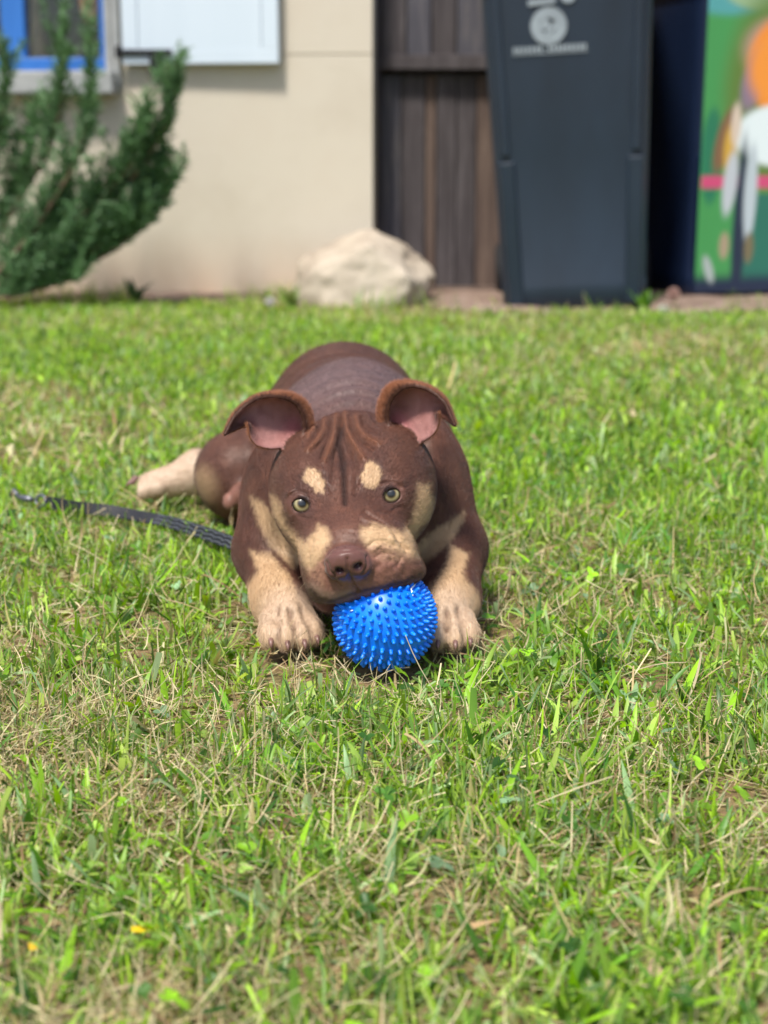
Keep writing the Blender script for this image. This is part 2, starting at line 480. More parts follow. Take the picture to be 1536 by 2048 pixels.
# emblem: disc with an inner mark, a bar and a ring above it, a line of small print below
def flat_on_front(par, pts_list, name, mat, db=.50, dt=.60, h=1.10):
    """thin raised print: polygons given as (x, z) outlines on the sloping front"""
    m = MB()
    for pts in pts_list:
        n = len(pts)
        f = [(x, front_y(z, db, dt, h) - .0018, z) for x, z in pts]
        c = np.mean(pts, axis=0)
        v = f + [(c[0], front_y(c[1], db, dt, h) - .0018, c[1])]
        m.add(v, None, [(k, (k + 1) % n, n) for k in range(n)])
    return m.build(name, mat, par)
def ring_poly(cx, cz, r0, r1, n=28):
    out = []
    for k in range(n):
        a, b_ = 2 * math.pi * k / n, 2 * math.pi * (k + 1) / n
        out.append([(cx + r0 * math.cos(a), cz + r0 * math.sin(a)), (cx + r1 * math.cos(a), cz + r1 * math.sin(a)), (cx + r1 * math.cos(b_), cz + r1 * math.sin(b_)), (cx + r0 * math.cos(b_), cz + r0 * math.sin(b_))])
    return out
circ = lambda cx, cz, r, n=24: [(cx + r * math.cos(2 * math.pi * k / n), cz + r * math.sin(2 * math.pi * k / n)) for k in range(n)]
EX, EZ = -.058, .886
emb = ring_poly(EX, EZ, .024, .056) + [circ(EX - .012, EZ + .006, .016), [(EX - .006, EZ - .03), (EX + .03, EZ + .0), (EX + .018, EZ + .012), (EX - .012, EZ - .018)]]
emb += [[(EX - .062, EZ + .062), (EX + .022, EZ + .066), (EX + .022, EZ + .082), (EX - .062, EZ + .078)]]
emb += ring_poly(EX + .062, EZ + .088, .008, .024)
flat_on_front(bin1, emb, "emblem", m_print)
lt = []
for k in range(17):
    x = EX - .112 + k * .0135
    if k in (7,): continue
    lt.append([(x, EZ - .076), (x + .0095, EZ - .076), (x + .0095, EZ - .058), (x, EZ - .058)])
lt += [[(EX - .114, EZ - .082), (EX + .118, EZ - .082), (EX + .118, EZ - .079), (EX - .114, EZ - .079)]]
flat_on_front(bin1, lt, "print_line", m_print)
cb = W(1376, 606, 5.30)
bin2 = make_bin((cb[0] + .201, 5.30 + .312, .012), R(15), "navy wheelie bin at the picture's right edge with a colourful printed front", m_bin_navy, wb=.55, wt=.585, db=.50, dt=.60)
# printed picture on its front: soft colour patches
n1, n2 = 70, 150
uu, vv_ = np.meshgrid(np.linspace(0, 1, n1), np.linspace(0, 1, n2), indexing='ij')
pxs, pys = 1404 + uu * 290, 604 - (.02 + vv_ * 1.045) * 575
pc = np.zeros((n1, n2, 3)); pc[:] = srgb(70, 150, 84)
def blob(mask, c):
    global pc
    pc = pc * (1 - mask[..., None]) + np.array(c) * mask[..., None]
def ellm(cx, cy, rx, ry, soft=.15, ang=0):
    dx, dy = pxs - cx, pys - cy
    a = R(ang); x = dx * math.cos(a) + dy * math.sin(a); y = -dx * math.sin(a) + dy * math.cos(a)
    r = np.sqrt((x / rx) ** 2 + (y / ry) ** 2)
    return 1 - sstep_(r, 1 - soft, 1 + soft)
def sstep_(x, a, b):
    t = np.clip((x - a) / (b - a), 0, 1); return t * t * (3 - 2 * t)
blob(ellm(1440, 10, 120, 60), srgb(84, 160, 164)); blob(ellm(1520, 35, 80, 26), srgb(150, 180, 140))
blob(ellm(1425, 330, 22, 90), srgb(40, 120, 88)); blob(ellm(1545, 210, 100, 190, .25), srgb(96, 124, 56))
blob(ellm(1560, 130, 80, 60, .3), srgb(190, 150, 140))
blob(ellm(1550, 160, 62, 88), srgb(236, 140, 52)); blob(ellm(1500, 185, 22, 60, .3, 12), srgb(140, 120, 140))
blob(ellm(1545, 165, 56, 70, .3), srgb(240, 150, 60))
blob(ellm(1448, 300, 16, 62, .3, 12), srgb(130, 96, 70)); blob(ellm(1462, 320, 14, 50, .3), srgb(206, 164, 66))
blob(ellm(1560, 290, 92, 58, .12), srgb(226, 238, 242)); blob(ellm(1470, 270, 10, 40, .3), srgb(214, 196, 180))
blob((1 - sstep_(np.abs(pys - 378), 9, 15)) * (pxs > 1408), srgb(206, 78, 122))
blob((pys > 400) * 1.0 * ellm(1540, 480, 60, 110, .2), srgb(44, 112, 96))
blob(ellm(1490, 470, 14, 170, .25, 0), srgb(36, 48, 70)); blob(ellm(1465, 380, 14, 62, .25, 5), srgb(190, 196, 204)); blob(ellm(1508, 400, 13, 95, .2), srgb(186, 198, 206))
blob(ellm(1460, 500, 10, 26, .3), srgb(168, 150, 126)); blob(ellm(1512, 505, 10, 30, .3), srgb(120, 110, 84))
blob(sstep_(pys, 545, 575) * (1 - .0 * pxs), srgb(32, 44, 70)); blob(ellm(1430, 545, 9, 28, .3, -18), srgb(170, 180, 180))
zz = .02 + vv_ * 1.045
wbk = lambda z: (.55 + (.585 - .55) * z / 1.1) - .035
xx = (uu - .5) * wbk(zz)
yyf = front_y(zz) - .010
pv = np.stack((xx, yyf, zz), -1).reshape(-1, 3)
a = np.arange(n1 * n2).reshape(n1, n2)
m_pic = attr_mat("printed_film", "tint", .45)
pic = mesh_np("printed_picture", pv, np.stack((a[:-1, :-1], a[1:, :-1], a[1:, 1:], a[:-1, 1:]), -1).reshape(-1, 4), m_pic, bin2, True, pc.reshape(-1, 3))
so = pic.modifiers.new("thick", 'SOLIDIFY'); so.thickness = .004

# ------------------------------------------------------------------ boulder
import bmesh
bm = bmesh.new(); bmesh.ops.create_icosphere(bm, subdivisions=5, radius=1)
from mathutils import noise as mnoise
rc = W(728, 560, 5.12)
for v in bm.verts:
    p = v.co.copy()
    x = p.x
    # facets: clip by a few planes
    for n_, d_ in ((Vector((.62, -.2, .75)), .66), (Vector((-.45, -.2, .85)), .70), (Vector((.0, -.95, .2)), .78), (Vector((-.95, -.1, .1)), .86), (Vector((.1, -.2, .97)), .80), (Vector((.95, -.3, -.05)), .88)):
        n_ = n_.normalized(); k = p.dot(n_) - d_
        if k > 0: p -= n_ * k * .88
    p += p.normalized() * (mnoise.fractal(p * 2.2, 1.0, 2.0, 4) * .085 + mnoise.fractal(p * 9, 1.0, 2.0, 3) * .02)
    v.co = Vector((p.x * .245 + .03 * p.z, p.y * .19, p.z * .200))
me = bpy.data.meshes.new("boulder"); bm.to_mesh(me); bm.free()
me.polygons.foreach_set("use_smooth", np.ones(len(me.polygons), bool))
me.materials.append(noisy_mat("pale_limestone", srgb(136, 122, 108), srgb(180, 167, 150), 4, rough=.9, bstr=.6, bdist=.01, c2=srgb(194, 182, 166), bscale=40))
boulder = link(bpy.data.objects.new("boulder", me)); boulder.location = (rc[0] - .01, 5.20, .07)
tag(boulder, "pale beige boulder lying at the foot of the wall beside the gate", "boulder")

# ------------------------------------------------------------------ shrub
m_needle = attr_mat("needle_leaf", "tint", .55, .25)
m_bark = noisy_mat("shrub_bark", srgb(90, 72, 56), srgb(126, 106, 86), 30, (1, 1, .3), .9, .5)
shrub = empty("shrub", (W(-60, 600, 5.1)[0], 5.1, .0))
tag(shrub, "dark green needle leaved shrub growing below the window", "shrub")
sb = np.array(shrub.location)
nv_, nc_ = [], []
stems_px = [
    [(-60, 600), (60, 530), (190, 440), (280, 340), (335, 250), (352, 168)],
    [(-80, 600), (20, 430), (100, 300), (125, 200), (122, 70)],
    [(-50, 600), (70, 460), (150, 330), (180, 230), (184, 60)],
    [(-120, 580), (-30, 400), (0, 270), (12, 120)],
    [(-40, 605), (120, 540), (220, 480), (290, 410), (325, 320)],
    [(-60, 605), (40, 570), (140, 535), (225, 500), (260, 455)],
    [(-90, 600), (-20, 480), (50, 360), (70, 250)],
    [(-70, 600), (90, 490), (200, 400), (262, 330), (285, 262)],
    [(-60, 600), (10, 560), (70, 500), (120, 420)],
    [(-60, 612), (100, 562), (220, 505), (300, 445), (348, 365)],
    [(-70, 612), (20, 594), (90, 575), (160, 556)],
]
frames = []
for si, sp_ in enumerate(stems_px):
    yb = 5.08 + .05 * math.sin(si * 2.4)
    ctr = []
    P = [W(p[0], p[1], yb + .03 * math.sin(i + si)) for i, p in enumerate(sp_)]
    P = np.array(P)
    tt_ = np.linspace(0, len(P) - 1, 22)
    line = np.stack([np.interp(tt_, np.arange(len(P)), P[:, k]) for k in range(3)], 1)
    st = MB().tube(line - sb, np.linspace(.011, .003, 22), 6).build("stem", m_bark, shrub, True)
    ntw = (62, 34, 34, 32, 66, 66, 34, 50, 56, 66, 54)[si]
    for k in range(ntw):
        t = .22 + .78 * (k + .5) / ntw
        o = np.array([np.interp(t * 21, np.arange(22), line[:, q]) for q in range(3)])
        i0 = min(int(t * 21), 20); tan = line[i0 + 1] - line[i0]; tan /= np.linalg.norm(tan)
        d = tan * .7 + np.array((rng.normal(0, .42), rng.normal(0, .5), .75 + rng.normal(0, .25)))
        d /= np.linalg.norm(d)
        Lt = rng.uniform(.06, .17) * (1.2 - .55 * t)
        nn = int(Lt / .0018)
        s = rng.random(nn) * Lt
        base = o + d * s[:, None] + np.array((0, 0, 1)) * (s ** 2 / .25)[:, None]
        az = rng.random(nn) * 2 * math.pi
        r1 = np.cross(d, (0, 1, .3)); r1 /= np.linalg.norm(r1); r2 = np.cross(d, r1)
        nd_ = d * .75 + (r1 * np.cos(az)[:, None] + r2 * np.sin(az)[:, None]) * .8
        nl = rng.uniform(.016, .040, nn)
        wd = np.cross(nd_, rng.normal(0, 1, (nn, 3))); wd /= np.linalg.norm(wd, axis=1)[:, None] + 1e-9
        wd *= .0028
        q = np.stack((base - wd * .6, base + wd * .6, base + nd_ * nl[:, None] * .6 + wd, base + nd_ * nl[:, None], base + nd_ * nl[:, None] * .6 - wd), 1)
        nv_.append(q.reshape(-1, 3))
        c = np.array(srgb(96, 132, 88)) * rng.uniform(.5, 1.35, (nn, 1)) * (.8 + .4 * rng.random()) + np.array((.012, .03, .004)) * rng.random((nn, 1)) * (t > .8)
        nc_.append(np.repeat(c, 5, 0))
nvv = np.vstack(nv_) - sb; n_ = len(nvv) // 5
i0 = np.arange(n_)[:, None] * 5
fo = mesh_np("foliage", nvv, [np.hstack((i0, i0 + 1, i0 + 2, i0 + 4)), np.hstack((i0 + 4, i0 + 2, i0 + 3))], m_needle, shrub, False, np.vstack(nc_))
fo["kind"] = "stuff"
# ------------------------------------------------------------------ the dog, as one distance field -> one mesh
def A3(*p): return np.array(p, float)

def sd_ell(p, c, r, M=None):
    q = p - np.asarray(c, np.float32)
    if M is not None: q = q @ np.asarray(M, np.float32)      # columns of M = local axes
    r = np.asarray(r, np.float32)
    k0 = np.sqrt(((q / r) ** 2).sum(1)); k1 = np.sqrt(((q / (r * r)) ** 2).sum(1)) + 1e-9
    return k0 * (k0 - 1) / k1

def sd_cap(p, a, b, ra, rb):
    a = np.asarray(a, np.float32); b = np.asarray(b, np.float32)
    ab = b - a
    t = np.clip(((p - a) @ ab) / float(ab @ ab), 0, 1)
    q = p - a - t[:, None] * ab
    return np.sqrt((q * q).sum(1)) - (ra + (rb - ra) * t)

def smin(a, b, k):
    h = np.maximum(k - np.abs(a - b), 0) / k
    return np.minimum(a, b) - h * h * k * 0.25
def smax(a, b, k): return -smin(-a, -b, k)

# head frame: r = to the picture's right, f = towards the nose, u = up from the face
tilt = R(29)
hr = A3(1, 0, 0); hf = A3(0, -math.cos(tilt), -math.sin(tilt)); hu = A3(0, -math.sin(tilt), math.cos(tilt))
roll = R(5.0)
hr2 = hr * math.cos(roll) + hu * math.sin(roll); hu2 = hu * math.cos(roll) - hr * math.sin(roll)
HM = np.stack((hr2, hf, hu2), 1)
HO = W(693, 1000, 1.425)
def H(r, f, u): return HO + HM @ A3(r, f, u)

EYES = [W(604, 1009.5, 1.4335), W(782, 990, 1.4335)]
EYE_R = 0.0135
CAMP = A3(0, 0, CAM_H)
NOSE = W(695, 1128, 1.352)

# ---- ears: bent sheets lofted through curves, thickened
def catmull(pts, n):
    pts = np.asarray(pts, float)
    P = np.vstack((2 * pts[0] - pts[1], pts, 2 * pts[-1] - pts[-2]))
    out = []
    m = len(pts) - 1
    for u in np.linspace(0, m, n):
        i = min(int(u), m - 1); t = u - i
        p0, p1, p2, p3 = P[i:i + 4]
        out.append(0.5 * (2 * p1 + (p2 - p0) * t + (2 * p0 - 5 * p1 + 4 * p2 - p3) * t * t + (3 * p1 - p0 - 3 * p2 + p3) * t ** 3))
    return np.array(out)

def ear_sheet(curves, nu=36, nv=26):
    rows = [catmull([W(*c) for c in cv], nu) for cv in curves]
    rows = np.array(rows)
    g = np.array([catmull(rows[:, i], nv) for i in range(nu)])       # nu x nv x 3
    return g
EAR_L = ear_sheet([
    # rim of the flap (near), top fold, deep back, cavity floor, inside of the lobe, lobe edge
    [(600,886,1.492),(608,856,1.492),(602,826,1.492),(588,806,1.489),(556,794,1.481),(513,798,1.472),(474,828,1.460),(450,868,1.449)],
    [(614,884,1.500),(624,850,1.503),(618,816,1.502),(594,792,1.496),(554,785,1.488),(508,795,1.478),(469,828,1.466),(449,869,1.451)],
    [(606,884,1.503),(612,852,1.510),(604,826,1.510),(583,810,1.508),(552,801,1.502),(512,808,1.491),(480,836,1.476),(456,866,1.458)],
    [(598,886,1.503),(604,864,1.508),(592,850,1.508),(572,843,1.507),(548,840,1.500),(521,840,1.489),(502,846,1.480),(492,850,1.472)],
    [(590,888,1.500),(594,878,1.500),(580,878,1.497),(564,879,1.492),(544,881,1.486),(518,874,1.478),(504,860,1.474),(497,848,1.470)],
    [(582,892,1.492),(578,893,1.489),(570,894,1.484),(560,895,1.478),(537,896,1.470),(514,889,1.466),(501,872,1.464),(496,848,1.464)]], 44)
EAR_R = ear_sheet([
    [(806,884,1.492),(782,858,1.492),(776,826,1.492),(786,796,1.489),(813,774,1.480),(851,778,1.470),(887,804,1.458),(910,850,1.447)],
    [(796,884,1.500),(764,854,1.503),(757,818,1.502),(772,778,1.496),(804,763,1.488),(852,771,1.476),(890,799,1.464),(911,850,1.449)],
    [(802,884,1.503),(776,852,1.510),(772,822,1.510),(790,792,1.508),(817,781,1.501),(854,789,1.489),(884,812,1.474),(905,848,1.456)],
    [(808,882,1.503),(788,858,1.508),(792,838,1.508),(806,827,1.507),(829,823,1.499),(855,822,1.488),(870,826,1.480),(878,828,1.472)],
    [(814,884,1.500),(806,872,1.500),(818,866,1.497),(832,864,1.492),(848,860,1.483),(863,851,1.475),(872,840,1.470),(875,828,1.468)],
    [(820,888,1.492),(824,888,1.489),(832,886,1.484),(842,883,1.478),(856,876,1.469),(869,863,1.464),(876,846,1.463),(876,826,1.463)]], 44)

def sheet_bvh(g):
    nu, nv = g.shape[:2]
    v = g.reshape(-1, 3)
    f = [(i * nv + j, (i + 1) * nv + j, (i + 1) * nv + j + 1, i * nv + j + 1) for i in range(nu - 1) for j in range(nv - 1)]
    return BVHTree.FromPolygons([Vector(x) for x in v], f), v.min(0), v.max(0)
EARS = [sheet_bvh(EAR_L), sheet_bvh(EAR_R)]

def sd_ear(p, k):
    bvh, lo, hi = EARS[k]
    d = np.full(len(p), 0.03, np.float32)
    c = np.maximum(np.maximum(lo - p, p - hi), 0)
    box = np.sqrt((c * c).sum(1))
    d = np.maximum(d, box)
    near = np.nonzero(box < 0.012)[0]
    fn = bvh.find_nearest
    for i in near:
        r = fn(p[i].tolist(), 0.02)
        if r[3] is not None: d[i] = r[3]
        else: d[i] = 0.02
    return d - 0.0018

def rot_axes(f, up=(0, 0, 1)):
    f = np.asarray(f, float); f = f / np.linalg.norm(f)
    r = np.cross(f, up); r /= np.linalg.norm(r); u = np.cross(r, f)
    return np.stack((r, f, u), 1)

# --- list of (kind, args, k) per group
def F(p, prims):
    d = None
    for pr in prims:
        kind, k = pr[0], pr[-1]
        if kind == 'e': x = sd_ell(p, pr[1], pr[2], pr[3])
        else: x = sd_cap(p, *pr[1:5])
        if d is None: d = x
        elif k < 0: d = smax(d, -x, -k)
        else: d = smin(d, x, k)
    return d

E = lambda c, r, k=0.02, M=None: ('e', c, r, M, k)
C = lambda a, b, ra, rb, k=0.02: ('c', a, b, ra, rb, k)

trunk = [
    E(A3(-.030, 1.640, .100), (.108, .140, .100), .04),           # chest
    E(A3(-.032, 1.700, .165), (.062, .110, .088), .06),           # withers
    C(A3(-.036, 1.70, .128), A3(-.046, 1.90, .124), .097, .098, .05),
    C(A3(-.046, 1.90, .124), A3(-.054, 2.09, .127), .098, .104, .05),
    C(A3(-.036, 1.575, .135), A3(-.034, 1.68, .150), .064, .085, .05),  # neck
    E(A3(-.034, 1.590, .095), (.066, .07, .066), .04),            # throat
]
legs_f = []
def front_leg(sx, sh, el, wr, pw):
    L = [E(sh, (.034, .060, .072), .03), C(sh, el, .038, .034, .03), C(el, wr, .0345, .0265, .015),
         C(wr, pw + A3(0, .014, .001), .0265, .0200, .02)]
    return L
PAW_L, PAW_R = W(579, 1268, 1.450), W(893, 1270, 1.450)
PAW_L[2] = .030; PAW_R[2] = .030
LEG_L = front_leg(-1, W(566, 985, 1.60), W(538, 1102, 1.565), W(566, 1205, 1.498), PAW_L)
LEG_R = front_leg(1, W(856, 965, 1.60), W(903, 1098, 1.565), W(899, 1200, 1.498), PAW_R)
def toes(pw, yaw, side):
    d = A3(math.sin(yaw), -math.cos(yaw), 0); r = A3(math.cos(yaw), math.sin(yaw), 0)
    out, tips = [], []
    for k, (off, fwd) in enumerate(((-.0205, .010), (-.0075, .021), (.0075, .021), (.0205, .010))):
        c = pw + r * off + d * fwd + A3(0, 0, -.007)
        dd = d + r * off * 6; dd /= np.linalg.norm(dd)
        out.append(C(c - dd * .026 + A3(0, 0, .0085), c, .0088, .0102, .0025))
        out.append(C(c, c + dd * .007 - A3(0, 0, .004), .0104, .0092, .005))
        tips.append((c + dd * .013 - A3(0, 0, .004), dd))
    out.append(E(pw + A3(0, .012, -.002), (.0225, .022, .017), .006))
    return out, tips
TO_L, TIP_L = toes(PAW_L, R(13), -1)
TO_R, TIP_R = toes(PAW_R, R(-2), 1)
# hind quarters
KNEE = A3(-.190, 2.00, .066)
FOOT_A, FOOT_B = W(398, 938, 2.10), W(308, 950, 2.085)
hind = [E(A3(-.110, 2.05, .080), (.075, .085, .075), .04),
        C(A3(-.10, 2.05, .085), KNEE, .078, .056, .04),
        C(KNEE, A3(-.19, 2.10, .05), .050, .035, .03)]
hind_foot = [C(A3(-.20, 2.10, .048), FOOT_A, .030, .026, .02), C(FOOT_A + A3(0, 0, -.008), FOOT_B + A3(0, 0, -.014), .026, .019, .02)]
for k in range(3):
    c = FOOT_B + A3(-.012, -.015 + .013 * k, -.018 + .003 * k)
    hind_foot.append(C(c + A3(.02, 0, .004), c + A3(-.012, -.004 + .004 * k, -.004), .011, .010, .006))
hind2 = [C(W(545, 978, 1.98), W(480, 992, 1.92), .013, .011, .02), C(W(480, 994, 1.92), W(462, 1000, 1.905), .0125, .010, .008),
         C(W(476, 1000, 1.91), W(458, 1008, 1.90), .009, .007, .004),
         E(A3(.020, 2.05, .09), (.075, .10, .085), .04)]

head = [
    E(H(.000, -.080, -.035), (.064, .078, .050), .02, HM),        # cranium
    E(H(-.038, -.052, -.036), (.034, .052, .042), .03, HM),       # temples
    E(H(.040, -.052, -.036), (.034, .052, .042), .03, HM),
    E(W(620, 978, 1.485), (.031, .048, .046), .03, HM),            # cheeks
    E(W(792, 966, 1.485), (.032, .048, .048), .03, HM),
    E(W(645, 1030, 1.458), (.022, .042, .030), .03, HM),
    E(W(764, 1014, 1.458), (.027, .042, .032), .03, HM),
    E(H(0, -.005, -.036), (.046, .050, .033), .03, HM),            # between the eyes
    E(W(633, 968, 1.447), (.022, .020, .016), .018, HM),           # brows
    E(W(745, 958, 1.447), (.022, .020, .016), .018, HM),
    C(W(693, 1030, 1.440), W(694, 1100, 1.385), .033, .028, .025), # bridge
    E(W(659, 1115, 1.395), (.027, .036, .031), .02, HM),           # upper lip, picture left
    E(W(664, 1158, 1.382), (.022, .024, .019), .012, HM),
    E(W(643, 1150, 1.394), (.011, .024, .020), .012, HM),
    E(W(733, 1098, 1.394), (.031, .036, .033), .02, HM),           # upper lip, picture right
    E(W(766, 1100, 1.392), (.028, .032, .026), .015, HM),
    E(W(745, 1138, 1.376), (.028, .022, .017), .012, HM),
    E(W(795, 1120, 1.388), (.018, .022, .018), .012, HM),
    C(W(790, 1134, 1.384), W(831, 1141, 1.390), .0125, .0085, .012),
    C(W(706, 1150, 1.368), W(700, 1176, 1.372), .015, .010, .012),
    C(W(640, 1180, 1.390), W(730, 1168, 1.370), .0085, .0085, .012),
    C(W(730, 1162, 1.370), W(815, 1143, 1.382), .0090, .0080, .012),
    E(NOSE + HM @ A3(0, -.0005, .0012), (.0200, .0125, .0165), .008, HM),                      # nose
    E(W(675, 1140, 1.3510), (.0095, .0085, .0090), .005, HM),      # its wings
    E(W(720, 1134, 1.3510), (.0100, .0085, .0090), .005, HM),
]
jaw = [C(W(660, 1190, 1.425), W(690, 1140, 1.48), .014, .028, .02), C(W(660, 1190, 1.425), W(745, 1170, 1.455), .010, .012, .02)]
NOSTRILS = [W(679, 1149, 1.338), W(717, 1141, 1.337)]

def view_dir(p):
    d = p - CAMP
    return d / np.linalg.norm(d)

def dog_groups(p, fine=True):
    """distance of the separate masses"""
    t = F(p, trunk)
    l1 = F(p, LEG_L + TO_L); l2 = F(p, LEG_R + TO_R)
    hq = F(p, hind); hfoot = F(p, hind_foot); h2 = F(p, hind2)
    hd = F(p, head); jw = F(p, jaw)
    # sockets, lids
    for k, e in enumerate(EYES):
        v = view_dir(e)
        M = rot_axes(v)
        side = -1 if k == 0 else 1
        rr = M[:, 0] * math.cos(R(5)) + M[:, 2] * math.sin(R(5)) ; uu = M[:, 2] * math.cos(R(5)) - M[:, 0] * math.sin(R(5))
        M2 = np.stack((rr, M[:, 1], uu), 1)
        ta = R(12) * side
        r3 = M2[:, 0] * math.cos(ta) + M2[:, 2] * math.sin(ta); u3 = M2[:, 2] * math.cos(ta) - M2[:, 0] * math.sin(ta)
        M3 = np.stack((r3, M2[:, 1], u3), 1)
        hd = smin(hd, sd_ell(p, e + v * .0015, (.0165, .0150, .0150), M2), .010)       # lids
        hd = smax(hd, -sd_ell(p, e - v * .006 - uu * .0011, (.0093, .0200, .0068), M3), .0022)      # opening
        hd = smin(hd, sd_ell(p, e + uu * .0100 - v * .0070, (.0135, .0060, .0040), M3), .004)       # upper lid fold
        hd = smax(hd, -sd_ell(p, e + v * .0005, (.0132, .0132, .0132)), .001)
    for n in NOSTRILS:
        hd = smax(hd, -sd_ell(p, n, (.0042, .010, .0034), HM), .003)
    if fine:
        for k in (0, 1):
            hd = smin(hd, sd_ear(p, k), .006)
    return t, l1, l2, hq, hfoot, h2, hd, jw

def combine(g):
    t, l1, l2, hq, hfoot, h2, hd, jw = g
    b = smin(t, hq, .035)
    b = smin(b, h2, .02)
    b = smin(b, hfoot, .012)
    b = smin(b, l1, .016)
    b = smin(b, l2, .016)
    hj = smin(hd, jw, .006)
    return smin(b, hj, .012)

def dog_sdf(p, fine=True): return combine(dog_groups(p, fine))

def axis(lo, hi, segs):
    out, x = [], lo
    while x < hi:
        out.append(x)
        st = segs[-1][1]
        for lim, s in segs:
            if x < lim: st = s; break
        x += st
    return np.array(out, np.float32)

def extract():
    X = axis(-.34, .14, [(-.19, .003), (.09, .0017), (9, .0025)])
    Y = axis(1.315, 2.23, [(1.53, .0017), (1.60, .0025), (9, .0042)])
    Z = axis(.000, .270, [(.03, .0020), (9, .0017)])
    nx, ny, nz = len(X), len(Y), len(Z)
    B = 8
    D = np.full((nx, ny, nz), 1.0, np.float32)
    bx, by, bz = [range(0, n, B) for n in (nx, ny, nz)]
    cs, hs, ids = [], [], []
    for i in bx:
        x0, x1 = X[i], X[min(i + B, nx) - 1]
        for j in by:
            y0, y1 = Y[j], Y[min(j + B, ny) - 1]
            for k in bz:
                z0, z1 = Z[k], Z[min(k + B, nz) - 1]
                cs.append(((x0 + x1) / 2, (y0 + y1) / 2, (z0 + z1) / 2))
                hs.append(math.sqrt((x1 - x0) ** 2 + (y1 - y0) ** 2 + (z1 - z0) ** 2) / 2)
                ids.append((i, j, k))
    cs = np.array(cs, np.float32); hs = np.array(hs, np.float32)
    d = dog_sdf(cs, fine=False)
    for bvh, lo, hi in EARS:
        c = np.maximum(np.maximum(lo - cs, cs - hi), 0)
        d = np.where(np.sqrt((c * c).sum(1)) < .004 + hs, np.minimum(np.abs(d), .0) , d)
    keep = np.abs(d) < hs * 1.6 + .010
    for n in np.nonzero(~keep)[0]:
        if d[n] < 0:
            i, j, k = ids[n]; D[i:i + B, j:j + B, k:k + B] = -1
    batch, slots, cnt = [], [], 0
    def flush():
        nonlocal batch, slots, cnt
        if not batch: return
        P = np.concatenate(batch)
        dd = dog_sdf(P)
        o = 0
        for (i, j, k), shp in slots:
            m = shp[0] * shp[1] * shp[2]
            D[i:i + shp[0], j:j + shp[1], k:k + shp[2]] = dd[o:o + m].reshape(shp); o += m
        batch, slots, cnt = [], [], 0
    for n in np.nonzero(keep)[0]:
        i, j, k = ids[n]
        xs, ys, zs = X[i:i + B], Y[j:j + B], Z[k:k + B]
        g = np.stack(np.meshgrid(xs, ys, zs, indexing='ij'), -1).reshape(-1, 3)
        batch.append(g); slots.append(((i, j, k), (len(xs), len(ys), len(zs)))); cnt += len(g)
        if cnt > 60000: flush()
    flush()
    D[:, :, 0] = np.maximum(D[:, :, 0], .001)          # flat underside
    # surface nets
    S = D < 0
    sx, sy, sz = S[:-1, :-1, :-1], None, None
    cnt8 = np.zeros((nx - 1, ny - 1, nz - 1), np.uint8)
    for a in (0, 1):
        for b in (0, 1):
            for c in (0, 1):
                cnt8 += S[a:nx - 1 + a, b:ny - 1 + b, c:nz - 1 + c]
    act = (cnt8 > 0) & (cnt8 < 8)
    ci = np.argwhere(act)
    idx = np.full(act.shape, -1, np.int32); idx[act] = np.arange(len(ci))
    acc = np.zeros((len(ci), 3), np.float64); num = np.zeros(len(ci))
    corners = [(a, b, c) for a in (0, 1) for b in (0, 1) for c in (0, 1)]
    XYZ = (X, Y, Z)
    def cpos(o):
        q = ci + o
        return np.stack((X[q[:, 0]], Y[q[:, 1]], Z[q[:, 2]]), 1), D[q[:, 0], q[:, 1], q[:, 2]]
    cp = {o: cpos(o) for o in corners}
    for o in corners:
        for ax in range(3):
            if o[ax] == 0:
                o2 = list(o); o2[ax] = 1; o2 = tuple(o2)
                p0, d0 = cp[o]; p1, d1 = cp[o2]
                m = (d0 < 0) != (d1 < 0)
                t = np.where(m, d0 / np.where(m, d0 - d1, 1), 0)
                acc += np.where(m[:, None], p0 + (p1 - p0) * t[:, None], 0); num += m
    V = acc / num[:, None]
    quads = []
    for ax in range(3):
        sl0 = [slice(None)] * 3; sl1 = [slice(None)] * 3
        sl0[ax] = slice(0, -1); sl1[ax] = slice(1, None)
        A, Bs = S[tuple(sl0)], S[tuple(sl1)]
        e = np.argwhere(A != Bs)
        o1, o2 = [a for a in range(3) if a != ax]
        ok = (e[:, o1] > 0) & (e[:, o2] > 0) & (e[:, o1] < (nx, ny, nz)[o1] - 1) & (e[:, o2] < (nx, ny, nz)[o2] - 1)
        e = e[ok]
        inside = S[e[:, 0], e[:, 1], e[:, 2]]
        q = []
        for da, db in ((0, 0), (-1, 0), (-1, -1), (0, -1)):
            c = e.copy(); c[:, o1] += da; c[:, o2] += db
            q.append(idx[c[:, 0], c[:, 1], c[:, 2]])
        q = np.stack(q, 1)
        flip = inside if ax != 1 else ~inside
        q[~flip] = q[~flip][:, ::-1]
        quads.append(q)
    Q = np.vstack(quads)
    return V, Q

def vnormals(V, Q):
    n = np.cross(V[Q[:, 2]] - V[Q[:, 0]], V[Q[:, 3]] - V[Q[:, 1]])
    N = np.zeros_like(V)
    for k in range(4): np.add.at(N, Q[:, k], n)
    return N / (np.linalg.norm(N, axis=1)[:, None] + 1e-12)

